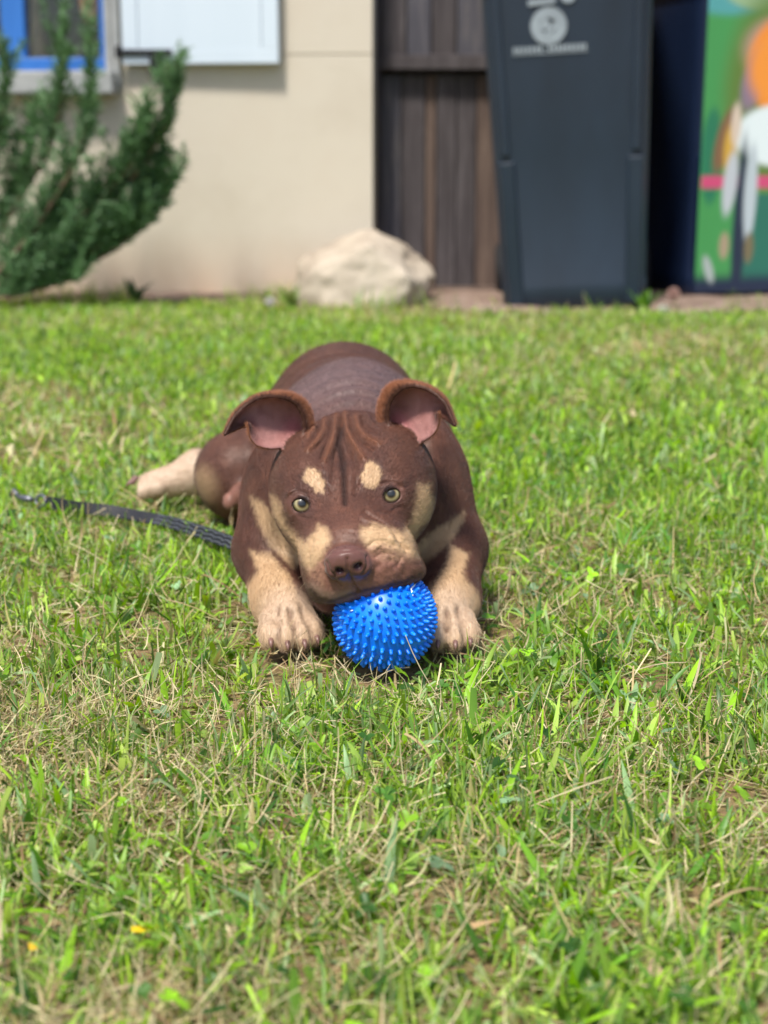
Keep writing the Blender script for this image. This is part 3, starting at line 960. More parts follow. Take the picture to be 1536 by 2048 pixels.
def poly_sd(pt, poly):
    """signed distance (negative inside) of 2-D points to a polygon"""
    poly = np.asarray(poly, float); n = len(poly)
    d = np.full(len(pt), 1e9); ins = np.zeros(len(pt), bool)
    for i in range(n):
        a, b = poly[i], poly[(i + 1) % n]
        e = b - a; w = pt - a
        t = np.clip((w @ e) / (e @ e), 0, 1)
        d = np.minimum(d, ((w - t[:, None] * e) ** 2).sum(1))
        c = ((a[1] <= pt[:, 1]) & (b[1] > pt[:, 1])) | ((b[1] <= pt[:, 1]) & (a[1] > pt[:, 1]))
        xx = a[0] + (pt[:, 1] - a[1]) / (b[1] - a[1] + 1e-12) * e[0]
        ins ^= c & (pt[:, 0] < xx)
    d = np.sqrt(d)
    return np.where(ins, -d, d)

def line_d(pt, pts):
    pts = np.asarray(pts, float)
    d = np.full(len(pt), 1e9)
    for a, b in zip(pts[:-1], pts[1:]):
        e = b - a; w = pt - a
        t = np.clip((w @ e) / (e @ e), 0, 1)
        d = np.minimum(d, ((w - t[:, None] * e) ** 2).sum(1))
    return np.sqrt(d)

ZOOM = 1536 / 570.0
def zp(pts): return np.array([(430 + x / ZOOM, 680 + y / ZOOM) for x, y in pts])
def z2(pts): return np.array([(500 + x / 3.84, 900 + y / 3.84) for x, y in pts])
def sstep(x, a, b):
    t = np.clip((x - a) / (b - a), 0, 1); return t * t * (3 - 2 * t)

def vnoise(p, scale, seed=0):
    """cheap smooth value noise"""
    q = p * scale + seed * 17.3
    i = np.floor(q).astype(np.int64); f = q - i; f = f * f * (3 - 2 * f)
    def h(a):
        n = (a[:, 0] * 73856093) ^ (a[:, 1] * 19349663) ^ (a[:, 2] * 83492791)
        n = (n ^ (n >> 13)) * 1274126177
        return ((n & 0xffff) / 65535.0)
    out = 0
    for a in (0, 1):
        for b in (0, 1):
            for c in (0, 1):
                w = (f[:, 0] if a else 1 - f[:, 0]) * (f[:, 1] if b else 1 - f[:, 1]) * (f[:, 2] if c else 1 - f[:, 2])
                out = out + w * h(i + np.array((a, b, c)))
    return out

import time as _t
_t0 = _t.time()
DV, DQ = extract()
# pull every vertex exactly onto the surface
for _ in range(1):
    eps = .0004
    d0 = dog_sdf(DV.astype(np.float32))
    N0 = vnormals(DV, DQ)
    step = np.clip(d0, -.0012, .0012)
    DV = DV - N0 * step[:, None] * .8
# one light relaxation
def relax(V, Q, w=.5, it=1):
    for _ in range(it):
        s = np.zeros_like(V); c = np.zeros(len(V))
        for a, b in ((0, 1), (1, 2), (2, 3), (3, 0)):
            np.add.at(s, Q[:, a], V[Q[:, b]]); np.add.at(c, Q[:, a], 1)
            np.add.at(s, Q[:, b], V[Q[:, a]]); np.add.at(c, Q[:, b], 1)
        V = V + w * (s / np.maximum(c, 1)[:, None] - V)
    return V
DV = relax(DV, DQ, .5, 2)
DN = vnormals(DV, DQ)
DG = np.stack(dog_groups(DV.astype(np.float32)), 1)
PART = DG.argmin(1)     # 0 trunk 1/2 legs 3 hind 4 foot 5 hind2 6 head 7 jaw
DPX = to_px(DV)
FACING = -(DN * ((DV - CAMP) / np.linalg.norm(DV - CAMP, axis=1)[:, None])).sum(1)
print("dog mesh", len(DV), len(DQ), round(_t.time() - _t0, 1), "s")
isH = (1 - sstep(DG[:, 6] - np.minimum.reduce([DG[:, q] for q in (0, 1, 2)]), .002, .008))
front = sstep(FACING, .05, .3)
disp = np.zeros(len(DV))
def groove(pts, w, amp, sel=None):
    global disp
    d = line_d(DPX, pts)
    m = np.exp(-(d / w) ** 2) * front * isH
    disp += m * amp * 1.0
# forehead folds (grooves negative, ridges positive)
for pts, w, a in (
    (zp([(682, 400), (674, 480), (668, 560), (688, 640), (695, 760), (700, 880)]), 4.5, -0.0047),
    (zp([(655, 410), (645, 500), (618, 590), (590, 650)]), 5, 0.0029),
    (zp([(700, 400), (712, 490), (755, 570), (800, 640)]), 5, 0.0031),
    (zp([(622, 430), (618, 500), (590, 580), (575, 640)]), 4, -0.0031),
    (zp([(592, 430), (590, 490), (550, 550), (500, 600)]), 4, 0.0029),
    (zp([(568, 430), (560, 480), (525, 530), (480, 570)]), 3.5, -0.0029),
    (zp([(540, 440), (530, 480), (500, 515)]), 4, 0.0023),
    (zp([(725, 420), (742, 490), (790, 555), (850, 590)]), 4, -0.0031),
    (zp([(760, 420), (775, 480), (820, 530), (880, 560)]), 4.5, 0.0026),
    (zp([(790, 410), (800, 455), (830, 480), (870, 495)]), 4, -0.0036),
    (zp([(820, 400), (830, 435), (850, 455)]), 4, 0.0023),
    (zp([(650, 600), (640, 680), (630, 760)]), 4, -0.0017),
    (zp([(745, 620), (760, 700), (755, 770)]), 4, -0.0017),
    (zp([(600, 470), (590, 530), (545, 580)]), 2.2, -0.0018),
    (zp([(660, 480), (655, 560), (640, 640)]), 2.4, -0.0018),
    (zp([(690, 430), (690, 500), (720, 580), (745, 640)]), 2.6, -0.0023),
    (zp([(820, 500), (850, 530), (900, 550)]), 2.6, -0.0016),
    (zp([(520, 470), (495, 500), (470, 520)]), 2.6, -0.0013),
    (z2([(560, 180), (570, 260), (600, 330)]), 4, -0.0016),
    (z2([(840, 200), (820, 280), (800, 340)]), 4, -0.0016),
    # eye surrounds
    (z2([(310, 340), (360, 310), (420, 325), (450, 370)]), 3.2, -0.0023),
    (z2([(1010, 260), (1060, 240), (1120, 250), (1160, 290)]), 3.2, -0.0023),
    (z2([(330, 440), (370, 500), (430, 530), (490, 530)]), 4, -0.0014),
    (z2([(1010, 460), (1080, 470), (1150, 430)]), 4, -0.0014),
    # cheek and lip folds
    (z2([(880, 470), (1010, 540), (1090, 600), (1150, 690), (1200, 760)]), 4.5, -.0030),
    (z2([(860, 520), (950, 570), (1040, 610), (1100, 690)]), 5, .0020),
    (z2([(860, 590), (930, 590), (1000, 600), (1060, 650)]), 3.5, -.0018),
    (z2([(900, 740), (960, 700), (1040, 700), (1110, 740)]), 3, -.0014),
    (z2([(940, 770), (990, 740), (1060, 760)]), 3, .0012),
    (z2([(960, 830), (1010, 790), (1090, 800)]), 3, -.0014),
    (z2([(1160, 830), (1130, 900), (1180, 960)]), 3, -.0014),
    (z2([(480, 690), (450, 790), (450, 900)]), 4, -.0014),
    (z2([(560, 830), (530, 860), (570, 900)]), 3, -.0012),
    # below the nose
    (z2([(745, 830), (760, 960), (790, 1020), (830, 1080)]), 2.6, -.0030),
    (z2([(640, 950), (660, 1010), (700, 1050)]), 3, -.0014),
    (z2([(590, 860), (610, 930), (650, 970)]), 2.4, -.0016),
    (z2([(900, 810), (905, 880), (870, 950)]), 2.4, -.0016),
    (z2([(600, 800), (700, 775), (890, 760)]), 3, -.0010),
):
    groove(pts, w, a)
bumpy = np.exp(-((DPX[:, 0] - 785) / 40) ** 2 - ((DPX[:, 1] - 1115) / 32) ** 2) * isH * front
disp += bumpy * (vnoise(DV, 190, 3) - .5) * .0050
disp += isH * front * (vnoise(DV, 420, 5) - .5) * .0006
# clefts between the toes
CLEFT = np.zeros(len(DV))
for pw, yaw, pt in ((PAW_L, R(13), 1), (PAW_R, R(-2), 2)):
    dd = A3(math.sin(yaw), -math.cos(yaw), 0); rr = A3(math.cos(yaw), math.sin(yaw), 0)
    for off in (-.0142, 0, .0142):
        p0 = pw + rr * off * .8 - dd * .004 + A3(0, 0, .014); p1 = pw + rr * off * 1.1 + dd * .024 + A3(0, 0, .004); p2 = pw + rr * off * 1.2 + dd * .036 - A3(0, 0, .020)
        e = np.full(len(DV), 9.)
        for a_, b_ in ((p0, p1), (p1, p2)):
            ab = b_ - a_; t = np.clip(((DV - a_) @ ab) / (ab @ ab), 0, 1)
            e = np.minimum(e, np.linalg.norm(DV - a_ - t[:, None] * ab, axis=1))
        k = np.exp(-(e / .0030) ** 2) * (PART == pt)
        disp -= k * .0036; CLEFT = np.maximum(CLEFT, k)
# skin folds over the neck and withers
nk = ((PART == 0) & (DN[:, 2] > .1)).astype(float) * np.exp(-((DV[:, 1] - 1.615) / .035) ** 2) * sstep(DN[:, 2], .1, .6)
disp += nk * np.sin((DV[:, 1] + .25 * (DV[:, 0] + .03) ** 2 / .1 + .012 * vnoise(DV, 25, 2)) * 2 * math.pi / .019) * .0013 * (.4 + vnoise(DV, 30, 6))
DV = DV + DN * disp[:, None]
DN = vnormals(DV, DQ)

# ---- coat colour
BROWN = np.array(srgb(83, 54, 45)); BROWN2 = np.array(srgb(106, 69, 54)); DARK = np.array(srgb(48, 31, 29))
TAN = np.array(srgb(192, 160, 124)); TANW = np.array(srgb(204, 180, 157)); ORANGE = np.array(srgb(150, 96, 66))
PINKB = np.array(srgb(140, 98, 84)); NOSEC = np.array(srgb(100, 68, 62)); PINK = np.array(srgb(186, 136, 130))
nz = vnoise(DV, 60, 1) * .5 + vnoise(DV, 170, 2) * .3 + vnoise(DV, 500, 4) * .2
col = BROWN + (BROWN2 - BROWN) * np.clip(nz * 1.4 - .3, 0, 1)[:, None]
jit = (vnoise(DV, 380, 8) - .5) * 8 + (vnoise(DV, 150, 18) - .5) * 3
def paint(mask, c, amt=1.0):
    global col
    m = np.clip(mask * amt, 0, 1)[:, None]
    col = col * (1 - m) + np.asarray(c) * m
def pmask(poly, soft=3.0, sel=None):
    d = poly_sd(DPX, poly) + jit
    m = 1 - sstep(d, -soft, soft)
    return m * (sel if sel is not None else 1)
hsel = isH * sstep(FACING, -.15, .1)
ear = (np.minimum(sd_ear(DV, 0), sd_ear(DV, 1)) < .0010)
hface = hsel * ~ear
body = np.isin(PART, (0, 1, 2)).astype(float)
# reddish ridges between the folds
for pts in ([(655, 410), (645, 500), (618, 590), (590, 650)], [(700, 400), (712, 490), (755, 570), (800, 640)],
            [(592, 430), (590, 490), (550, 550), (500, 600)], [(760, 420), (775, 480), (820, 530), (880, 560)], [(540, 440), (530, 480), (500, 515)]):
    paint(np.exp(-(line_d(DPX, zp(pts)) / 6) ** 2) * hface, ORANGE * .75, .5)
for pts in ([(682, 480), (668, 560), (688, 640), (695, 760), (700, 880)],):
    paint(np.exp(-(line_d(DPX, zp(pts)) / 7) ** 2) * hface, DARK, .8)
TL = zp([(306, 845), (338, 862), (362, 905), (375, 950), (405, 1015), (450, 1068), (490, 1090), (512, 1060), (560, 1000), (604, 1015), (622, 1080), (590, 1140), (575, 1200), (600, 1260), (580, 1330), (505, 1260), (470, 1190), (430, 1110), (380, 1040), (318, 960)])
paint(pmask(TL, 9, hface), TAN)
TR = zp([(1092, 775), (1150, 790), (1178, 880), (1160, 960), (1100, 1020), (1074, 1060), (1074, 1120), (1095, 1180), (1000, 1200), (900, 1190), (835, 1150), (815, 1100), (785, 1060), (790, 1010), (850, 995), (930, 1005), (1005, 1035), (1050, 990), (1075, 900)])
paint(pmask(TR, 9, hface), TAN)
ML = zp([(500, 1250), (560, 1190), (620, 1150), (840, 1120), (900, 1110), (1010, 1150), (1110, 1190), (1130, 1260), (1000, 1340), (760, 1400), (600, 1420), (510, 1330)])
paint(pmask(ML, 12, hface) * (.75 + .35 * vnoise(DV, 120, 6)), PINKB, .8)
paint(np.exp(-(line_d(DPX, z2([(480, 1040), (560, 1110), (650, 1130), (760, 1100)])) / 10) ** 2) * hface, TANW * .7, .35)
paint(np.exp(-(line_d(DPX, z2([(470, 1075), (540, 1140), (640, 1158), (760, 1112), (900, 1072), (1060, 1040), (1200, 1002), (1300, 950)])) / 4.5) ** 2) * hface, DARK, .7)
BL = z2([(405, 185), (450, 140), (500, 145), (550, 190), (575, 260), (560, 330), (515, 325), (480, 275), (430, 255), (405, 225)])
BR = z2([(850, 190), (885, 115), (935, 90), (990, 120), (1010, 190), (985, 260), (940, 300), (890, 300), (855, 250)])
paint(pmask(BL, 2.6, hface), TAN * np.array((1.0, 1.0, 1.02)))
paint(pmask(BR, 2.6, hface), TAN)
# dark muzzle bridge / eye surrounds
for e in EYES:
    ep = to_px(e[None])[0]
    d = np.hypot(DPX[:, 0] - ep[0], DPX[:, 1] - ep[1])
    paint(np.exp(-(np.maximum(d - 20, 0) / 10) ** 2) * hface, np.array(srgb(98, 68, 62)), .5)
    paint((1 - sstep(np.abs(d - 14), 2.5, 5.5)) * hface, np.array(srgb(38, 24, 24)), .9)
paint((1 - sstep(sd_ell(DV, NOSE + HM @ A3(0, -.0005, .0012), (.0220, .014, .0178), HM), -.001, .0016)) * isH, NOSEC)
for w in ((675, 1140), (720, 1134)):
    paint((1 - sstep(sd_ell(DV, W(w[0], w[1], 1.3495), (.0108, .0095, .0105), HM), -.0005, .0015)) * isH, NOSEC * .95)
for n in NOSTRILS:
    paint((1 - sstep(sd_ell(DV, n, (.0044, .0105, .0037), HM), -.0002, .0014)) * isH, np.array(srgb(48, 24, 28)), .9)
# whisker spots
for sx, sy in ((495, 940), (478, 990), (512, 1010), (540, 1022), (520, 965), (1030, 770), (1075, 745), (1105, 800), (1060, 820), (1120, 850), (1090, 890), (1170, 880)):
    q = z2([(sx, sy)])[0]
    paint(np.exp(-(np.hypot(DPX[:, 0] - q[0], DPX[:, 1] - q[1]) / 2.6) ** 2) * hface, np.array(srgb(92, 62, 56)), .75)
# ears: which side of the sheet, and where along it
def ear_color(g, k, cav):
    bvh = EARS[k][0]
    nu, nv = g.shape[:2]
    sel = np.nonzero(ear & ((DV[:, 0] < -.03) if k == 0 else (DV[:, 0] >= -.03)))[0]
    for i in sel:
        loc, nrm, fi, dist = bvh.find_nearest(DV[i].tolist())
        a, b = divmod(fi, nv - 1)
        u, v = a / (nu - 1), b / (nv - 1)
        inner = (DN[i] @ np.array(nrm)) * (1 if k == 0 else -1)
        EARUV[i] = (u, v, inner)
EARUV = np.zeros((len(DV), 3))
ear_color(EAR_L, 0, None); ear_color(EAR_R, 1, None)
eu, ev, ei = EARUV.T
sgn = 1.0
# decide the sign so that the cavity floor (v ~ .6) facing the camera is inside
tst = ear & (np.abs(ev - .6) < .12) & (FACING > .3)
if tst.any() and ei[tst].mean() < 0: ei = -ei
for k in (0, 1):
    s = ear & ((DV[:, 0] < -.03) if k == 0 else (DV[:, 0] >= -.03)) & (np.abs(EARUV[:, 1] - .6) < .12) & (FACING > .3)
    if s.any():
        m = EARUV[s, 2].mean()
        w = ear & ((DV[:, 0] < -.03) if k == 0 else (DV[:, 0] >= -.03))
        ei[w] = EARUV[w, 2] * (1 if m > 0 else -1)
outer = ear * (1 - sstep(ei, -.3, .2)); inn = ear * sstep(ei, -.1, .3)
paint(outer * 1.0, ORANGE * 1.1, .8)
paint(ear * (1 - sstep(ev, .015, .06)), DARK, .8)
paint(inn * 1.0, np.array(srgb(92, 58, 50)), .95)
paint(inn * sstep(ev, .16, .34) * (1 - sstep(eu, .70, .95)), PINK, .95)
paint(inn * np.exp(-((ev - .60) / .14) ** 2 - ((eu - .30) / .16) ** 2), np.array(srgb(178, 84, 96)), .6)
paint(inn * np.exp(-((ev - .5) / .1) ** 2 - ((eu - .45) / .2) ** 2) * vnoise(DV, 160, 9), np.array(srgb(150, 105, 100)), .9)
paint(inn * sstep(vnoise(DV, 110, 14), .5, .85), np.array(srgb(150, 98, 92)), .5)
# body
CL = zp([(190, 840), (250, 870), (330, 955), (420, 1060), (490, 1190), (420, 1230), (300, 1110), (240, 1000)])
paint(pmask(CL, 7, body), TAN * .9)
CR = zp([(1345, 915), (1335, 985), (1250, 1110), (1120, 1210), (1040, 1200), (1080, 1110), (1200, 1010)])
paint(pmask(CR, 7, body), TAN * .9)
PL = zp([(190, 1135), (300, 1150), (400, 1260), (450, 1400), (600, 1560), (600, 1760), (200, 1760), (190, 1480), (150, 1340), (230, 1240)])
paint(pmask(PL, 7, (PART == 1)), TAN)
PR = zp([(1270, 1110), (1365, 1150), (1335, 1260), (1420, 1370), (1450, 1500), (1450, 1760), (1130, 1760), (1160, 1330), (1240, 1210)])
paint(pmask(PR, 7, (PART == 2)), TAN)
for pw, pt in ((PAW_L, 1), (PAW_R, 2)):
    d = np.linalg.norm(DV - pw, axis=1)
    paint((1 - sstep(d, .020, .055)) * (PART == pt), TANW, .75)
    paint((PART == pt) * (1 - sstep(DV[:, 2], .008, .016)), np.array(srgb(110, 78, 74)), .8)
paint(CLEFT, np.array(srgb(104, 74, 60)), .75)  # crease shade between the toes, painted into the coat colour
paint((PART == 4) * (1 - sstep(DV[:, 0], -.262, -.240)), TANW)
paint((PART == 5) * (1 - sstep(DV[:, 0], -.19, -.16)), PINKB * (.55 + .6 * vnoise(DV, 120, 3))[:, None])
kd = np.linalg.norm(DV - W(418, 968, 1.965), axis=1)
paint((1 - sstep(kd, .012, .035)) * np.isin(PART, (3, 4)), TAN, .55)
paint((PART == 7) * 1.0, np.array(srgb(110, 66, 62)), .85)
# bluish grey sheen on the neck's upward side, painted into the coat colour
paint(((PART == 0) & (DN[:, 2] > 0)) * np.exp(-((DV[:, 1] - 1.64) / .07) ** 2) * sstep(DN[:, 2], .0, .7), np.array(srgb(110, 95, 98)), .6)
col = np.clip(col * (0.92 + .16 * nz[:, None]), 0, 1)
MASKN = np.zeros(len(DV))
# ---- materials and objects of the dog
m_coat, nt, b, out = new_mat("short_coat")
a_ = nt.nodes.new("ShaderNodeAttribute"); a_.attribute_name = "coat"
nt.links.new(a_.outputs["Color"], b.inputs["Base Color"])
b.inputs["Roughness"].default_value = 0.62
b.inputs["Specular IOR Level"].default_value = 0.28
b.inputs["Sheen Weight"].default_value = 0.12
b.inputs["Sheen Roughness"].default_value = 0.4
b.inputs["Subsurface Weight"].default_value = 0.0
bump(nt, noise(nt, 900, 3, 0.7, coords(nt, (1, .5, 1))), b, 0.25, 0.0006)
gl = nt.nodes.new("ShaderNodeAttribute"); gl.attribute_name = "wet"
rr_ = nt.nodes.new("ShaderNodeMapRange"); rr_.inputs["To Min"].default_value = .48; rr_.inputs["To Max"].default_value = .34
nt.links.new(gl.outputs["Fac"], rr_.inputs["Value"]); nt.links.new(rr_.outputs[0], b.inputs["Roughness"])
thn = nt.nodes.new("ShaderNodeAttribute"); thn.attribute_name = "thin"
trn = nt.nodes.new("ShaderNodeBsdfTranslucent"); mxs = nt.nodes.new("ShaderNodeMixShader")
nt.links.new(a_.outputs["Color"], trn.inputs[0]); nt.links.new(thn.outputs["Fac"], mxs.inputs[0])
nt.links.new(b.outputs[0], mxs.inputs[1]); nt.links.new(trn.outputs[0], mxs.inputs[2]); nt.links.new(mxs.outputs[0], out.inputs[0])
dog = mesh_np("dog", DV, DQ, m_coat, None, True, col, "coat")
wet = (1 - sstep(sd_ell(DV, NOSE, (.0225, .015, .0168), HM), -.001, .0016)) * isH
wa = dog.data.attributes.new("wet", 'FLOAT', 'POINT'); wa.data.foreach_set("value", wet.astype(np.float32))
ta_ = dog.data.attributes.new("thin", 'FLOAT', 'POINT'); ta_.data.foreach_set("value", (ear * .25).astype(np.float32))
tag(dog, "brown and tan puppy lying on the grass chewing a blue ball", "dog")

# eyes
def eye_mat():
    m, nt, b, out = new_mat("eye_gloss")
    tc = nt.nodes.new("ShaderNodeTexCoord"); sx = nt.nodes.new("ShaderNodeSeparateXYZ")
    nt.links.new(tc.outputs["Object"], sx.inputs[0])
    x2 = nd(nt, "ShaderNodeMath", operation='MULTIPLY'); nt.links.new(sx.outputs[0], x2.inputs[0]); nt.links.new(sx.outputs[0], x2.inputs[1])
    y2 = nd(nt, "ShaderNodeMath", operation='MULTIPLY'); nt.links.new(sx.outputs[1], y2.inputs[0]); nt.links.new(sx.outputs[1], y2.inputs[1])
    ad = nd(nt, "ShaderNodeMath", operation='ADD'); nt.links.new(x2.outputs[0], ad.inputs[0]); nt.links.new(y2.outputs[0], ad.inputs[1])
    sq = nd(nt, "ShaderNodeMath", operation='SQRT'); nt.links.new(ad.outputs[0], sq.inputs[0])
    dv = nd(nt, "ShaderNodeMath", operation='DIVIDE'); nt.links.new(sq.outputs[0], dv.inputs[0]); dv.inputs[1].default_value = .0135
    c = ramp(nt, dv.outputs[0], [(0.0, (.004, .005, .006)), (.25, (.004, .005, .006)), (.30, srgb(92, 74, 44)), (.43, srgb(164, 154, 112)), (.56, srgb(100, 90, 58)), (.62, srgb(22, 16, 12)), (.69, srgb(40, 28, 24)), (.76, srgb(190, 176, 166))])
    nt.links.new(c, b.inputs["Base Color"])
    b.inputs["Roughness"].default_value = .35
    b.inputs["Coat Weight"].default_value = 1.0; b.inputs["Coat Roughness"].default_value = .02; b.inputs["Coat IOR"].default_value = 1.4
    return m
m_eye = eye_mat()
mb = MB()
nu, nv = 24, 14
vv = [(0, 0, EYE_R)]
for i in range(1, nv):
    for k in range(nu):
        t = math.pi * i / nv; p = 2 * math.pi * k / nu
        bul = 1 + .05 * max(0, math.cos(t)) ** 6
        vv.append((EYE_R * bul * math.sin(t) * math.cos(p), EYE_R * bul * math.sin(t) * math.sin(p), EYE_R * bul * math.cos(t)))
vv.append((0, 0, -EYE_R))
vv[0] = (0, 0, EYE_R * 1.05)
tt = [(0, 1 + k, 1 + (k + 1) % nu) for k in range(nu)] + [(len(vv) - 1, 1 + (nv - 2) * nu + (k + 1) % nu, 1 + (nv - 2) * nu + k) for k in range(nu)]
qq = [(1 + i * nu + k, 1 + (i + 1) * nu + k, 1 + (i + 1) * nu + (k + 1) % nu, 1 + i * nu + (k + 1) % nu) for i in range(nv - 2) for k in range(nu)]
mb.add(vv, qq, tt)
eye0 = mb.build("eye", m_eye, dog, True)
for k, e in enumerate(EYES):
    o = eye0 if k == 0 else link(eye0.copy(), dog)
    o.location = e
    look = Vector(CAMP + A3(.02, 0, .16) - e)
    o.rotation_euler = look.to_track_quat('Z', 'Y').to_euler()

# claws
m_claw = plain_mat("claw_horn", srgb(128, 96, 88), .35)
def claw_mesh(base, d, L=.0090, r=.0029):
    pts = [base - d * .004, base + d * L * .35 + A3(0, 0, .0008), base + d * L * .75 - A3(0, 0, .002), base + d * L - A3(0, 0, .0055)]
    return MB().tube(pts, [r, r * .95, r * .7, r * .2], 8)
for tips in (TIP_L, TIP_R):
    for p, d in tips:
        claw_mesh(p + A3(0, 0, .001), d).build("claw", m_claw, dog, True)
for k in range(3):
    c = FOOT_B + A3(-.028, -.016 + .017 * k, -.008)
    claw_mesh(c, A3(-1, -.2 + .2 * k, 0)).build("claw", m_claw, dog, True)

# whiskers
wb = MB()
for (x0, y0, x1, y1, Y) in ((1075, 745, 1240, 700, 1.372), (1110, 770, 1245, 735, 1.376), (1110, 800, 1200, 775, 1.374), (1170, 850, 1290, 860, 1.372), (1130, 880, 1320, 930, 1.372),
                          (495, 940, 370, 985, 1.374), (478, 990, 380, 1070, 1.372), (512, 1010, 450, 1140, 1.368), (540, 1022, 480, 1120, 1.368), (530, 970, 395, 960, 1.372), (560, 1080, 470, 1180, 1.37)):
    a = z2([(x0, y0)])[0]; c = z2([(x1, y1)])[0]
    p0 = W(a[0], a[1], Y); p2 = W(c[0], c[1], Y + .012)
    p1 = (p0 + p2) / 2 + A3(0, -.004, .003)
    wb.tube([p0, p1, p2], [.00028, .0002, .00007], 4, False)
w_ = wb.build("whiskers", plain_mat("whisker_hair", srgb(190, 165, 140), .4), dog, True)
w_["kind"] = "stuff"

# short fur
def make_fur(n_hair):
    tri = np.vstack((DQ[:, [0, 1, 2]], DQ[:, [0, 2, 3]]))
    a, b_, c = DV[tri[:, 0]], DV[tri[:, 1]], DV[tri[:, 2]]
    area = np.linalg.norm(np.cross(b_ - a, c - a), axis=1) / 2
    cen = (a + b_ + c) / 3
    fac = -(np.cross(b_ - a, c - a) * (cen - CAMP)).sum(1)
    w = area.copy()
    w[wet[tri[:, 0]] > .3] = 0
    w[cen[:, 2] < .006] = 0
    pt = PART[tri[:, 0]]
    w *= np.where(pt == 6, 2.2, np.where(np.isin(pt, (1, 2)), 1.6, 1.0))
    inn_ = (inn[tri[:, 0]] > .5)
    w[inn_] *= .5
    for e in EYES: w[np.linalg.norm(cen - e, axis=1) < .0165] = 0
    for e in NOSTRILS: w[np.linalg.norm(cen - e, axis=1) < .010] = 0
    w /= w.sum()
    pick = rng.choice(len(tri), n_hair, p=w)
    u = rng.random((n_hair, 2)); s = u.sum(1) > 1; u[s] = 1 - u[s]
    t = tri[pick]
    bc = np.stack((1 - u.sum(1), u[:, 0], u[:, 1]), 1)
    P = (DV[t] * bc[:, :, None]).sum(1); Nn = (DN[t] * bc[:, :, None]).sum(1)
    Nn /= np.linalg.norm(Nn, axis=1)[:, None]
    Cc = (col[t] * bc[:, :, None]).sum(1)
    part = PART[t[:, 0]]
    flow = np.tile(A3(0, 1, -.25), (n_hair, 1))
    hm = part == 6
    fl = P - (NOSE + A3(0, .0, -.01)); fl[:, 2] *= .8
    flow[hm] = fl[hm]
    lm = np.isin(part, (1, 2)); flow[lm] = A3(0, -.75, -.65)
    flow[part == 4] = A3(-1, -.2, -.3)
    flow += rng.normal(0, .22, flow.shape) * np.linalg.norm(flow, axis=1)[:, None]
    flow -= Nn * (flow * Nn).sum(1)[:, None]
    flow /= np.linalg.norm(flow, axis=1)[:, None] + 1e-9
    L = rng.uniform(.6, 1.15, n_hair) * np.where(hm, .0036, .0062)
    L[hm] *= np.clip(np.linalg.norm(P[hm] - NOSE, axis=1) / .06, .5, 1.25)
    L[inn[t[:, 0]] > .5] *= .6
    lift = rng.uniform(.12, .42, n_hair)
    p0 = P - Nn * .0003
    p1 = P + (flow * .5 + Nn * lift[:, None] * .8) * L[:, None]
    p2 = P + (flow * 1.0 + Nn * lift[:, None] * .7) * L[:, None]
    pos = np.stack((p0, p1, p2), 1).reshape(-1, 3).astype(np.float32)
    hc = bpy.data.hair_curves.new("fur")
    hc.add_curves([3] * n_hair)
    hc.attributes["position"].data.foreach_set("vector", pos.ravel())
    rad = np.tile(np.array((.00006, .00005, .00001), np.float32), n_hair)
    ra = hc.attributes.get("radius") or hc.attributes.new("radius", 'FLOAT', 'POINT')
    ra.data.foreach_set("value", rad)
    ca = hc.attributes.new("tint", 'FLOAT_COLOR', 'CURVE')
    k = rng.normal(1, .12, (n_hair, 1))
    cc = np.ones((n_hair, 4), np.float32); cc[:, :3] = np.clip(Cc * np.clip(k, .55, 1.6), 0, 1)
    ca.data.foreach_set("color", cc.ravel())
    m, nt, b, out = new_mat("fur_hair")
    at = nt.nodes.new("ShaderNodeAttribute"); at.attribute_name = "tint"
    nt.links.new(at.outputs["Color"], b.inputs["Base Color"])
    b.inputs["Roughness"].default_value = .36
    b.inputs["Specular IOR Level"].default_value = .38
    hc.materials.append(m)
    o = bpy.data.objects.new("fur", hc)
    link(o, dog); o["kind"] = "stuff"
    return o
make_fur(480000)

# ---- the ball
m_ball, nt, b, out = new_mat("ball_rubber")
b.inputs["Base Color"].default_value = (*srgb(8, 120, 240), 1)
b.inputs["Roughness"].default_value = .36
b.inputs["Subsurface Weight"].default_value = .0
lw = noise(nt, 60, 3, .6, coords(nt))
nt.links.new(ramp(nt, lw, [(.35, srgb(2, 112, 236)), (.7, srgb(14, 136, 250))]), b.inputs["Base Color"])
BALL = W(770, 1240, 1.392); BALL[2] = .0505
BR_ = .0455
mb = MB()
nu, nv = 48, 28
vv = [(0, 0, BR_)] + [(BR_ * math.sin(math.pi * i / nv) * math.cos(2 * math.pi * k / nu), BR_ * math.sin(math.pi * i / nv) * math.sin(2 * math.pi * k / nu), BR_ * math.cos(math.pi * i / nv)) for i in range(1, nv) for k in range(nu)] + [(0, 0, -BR_)]
tt = [(0, 1 + k, 1 + (k + 1) % nu) for k in range(nu)] + [(len(vv) - 1, 1 + (nv - 2) * nu + (k + 1) % nu, 1 + (nv - 2) * nu + k) for k in range(nu)]
qq = [(1 + i * nu + k, 1 + (i + 1) * nu + k, 1 + (i + 1) * nu + (k + 1) % nu, 1 + i * nu + (k + 1) % nu) for i in range(nv - 2) for k in range(nu)]
mb.add(vv, qq, tt)
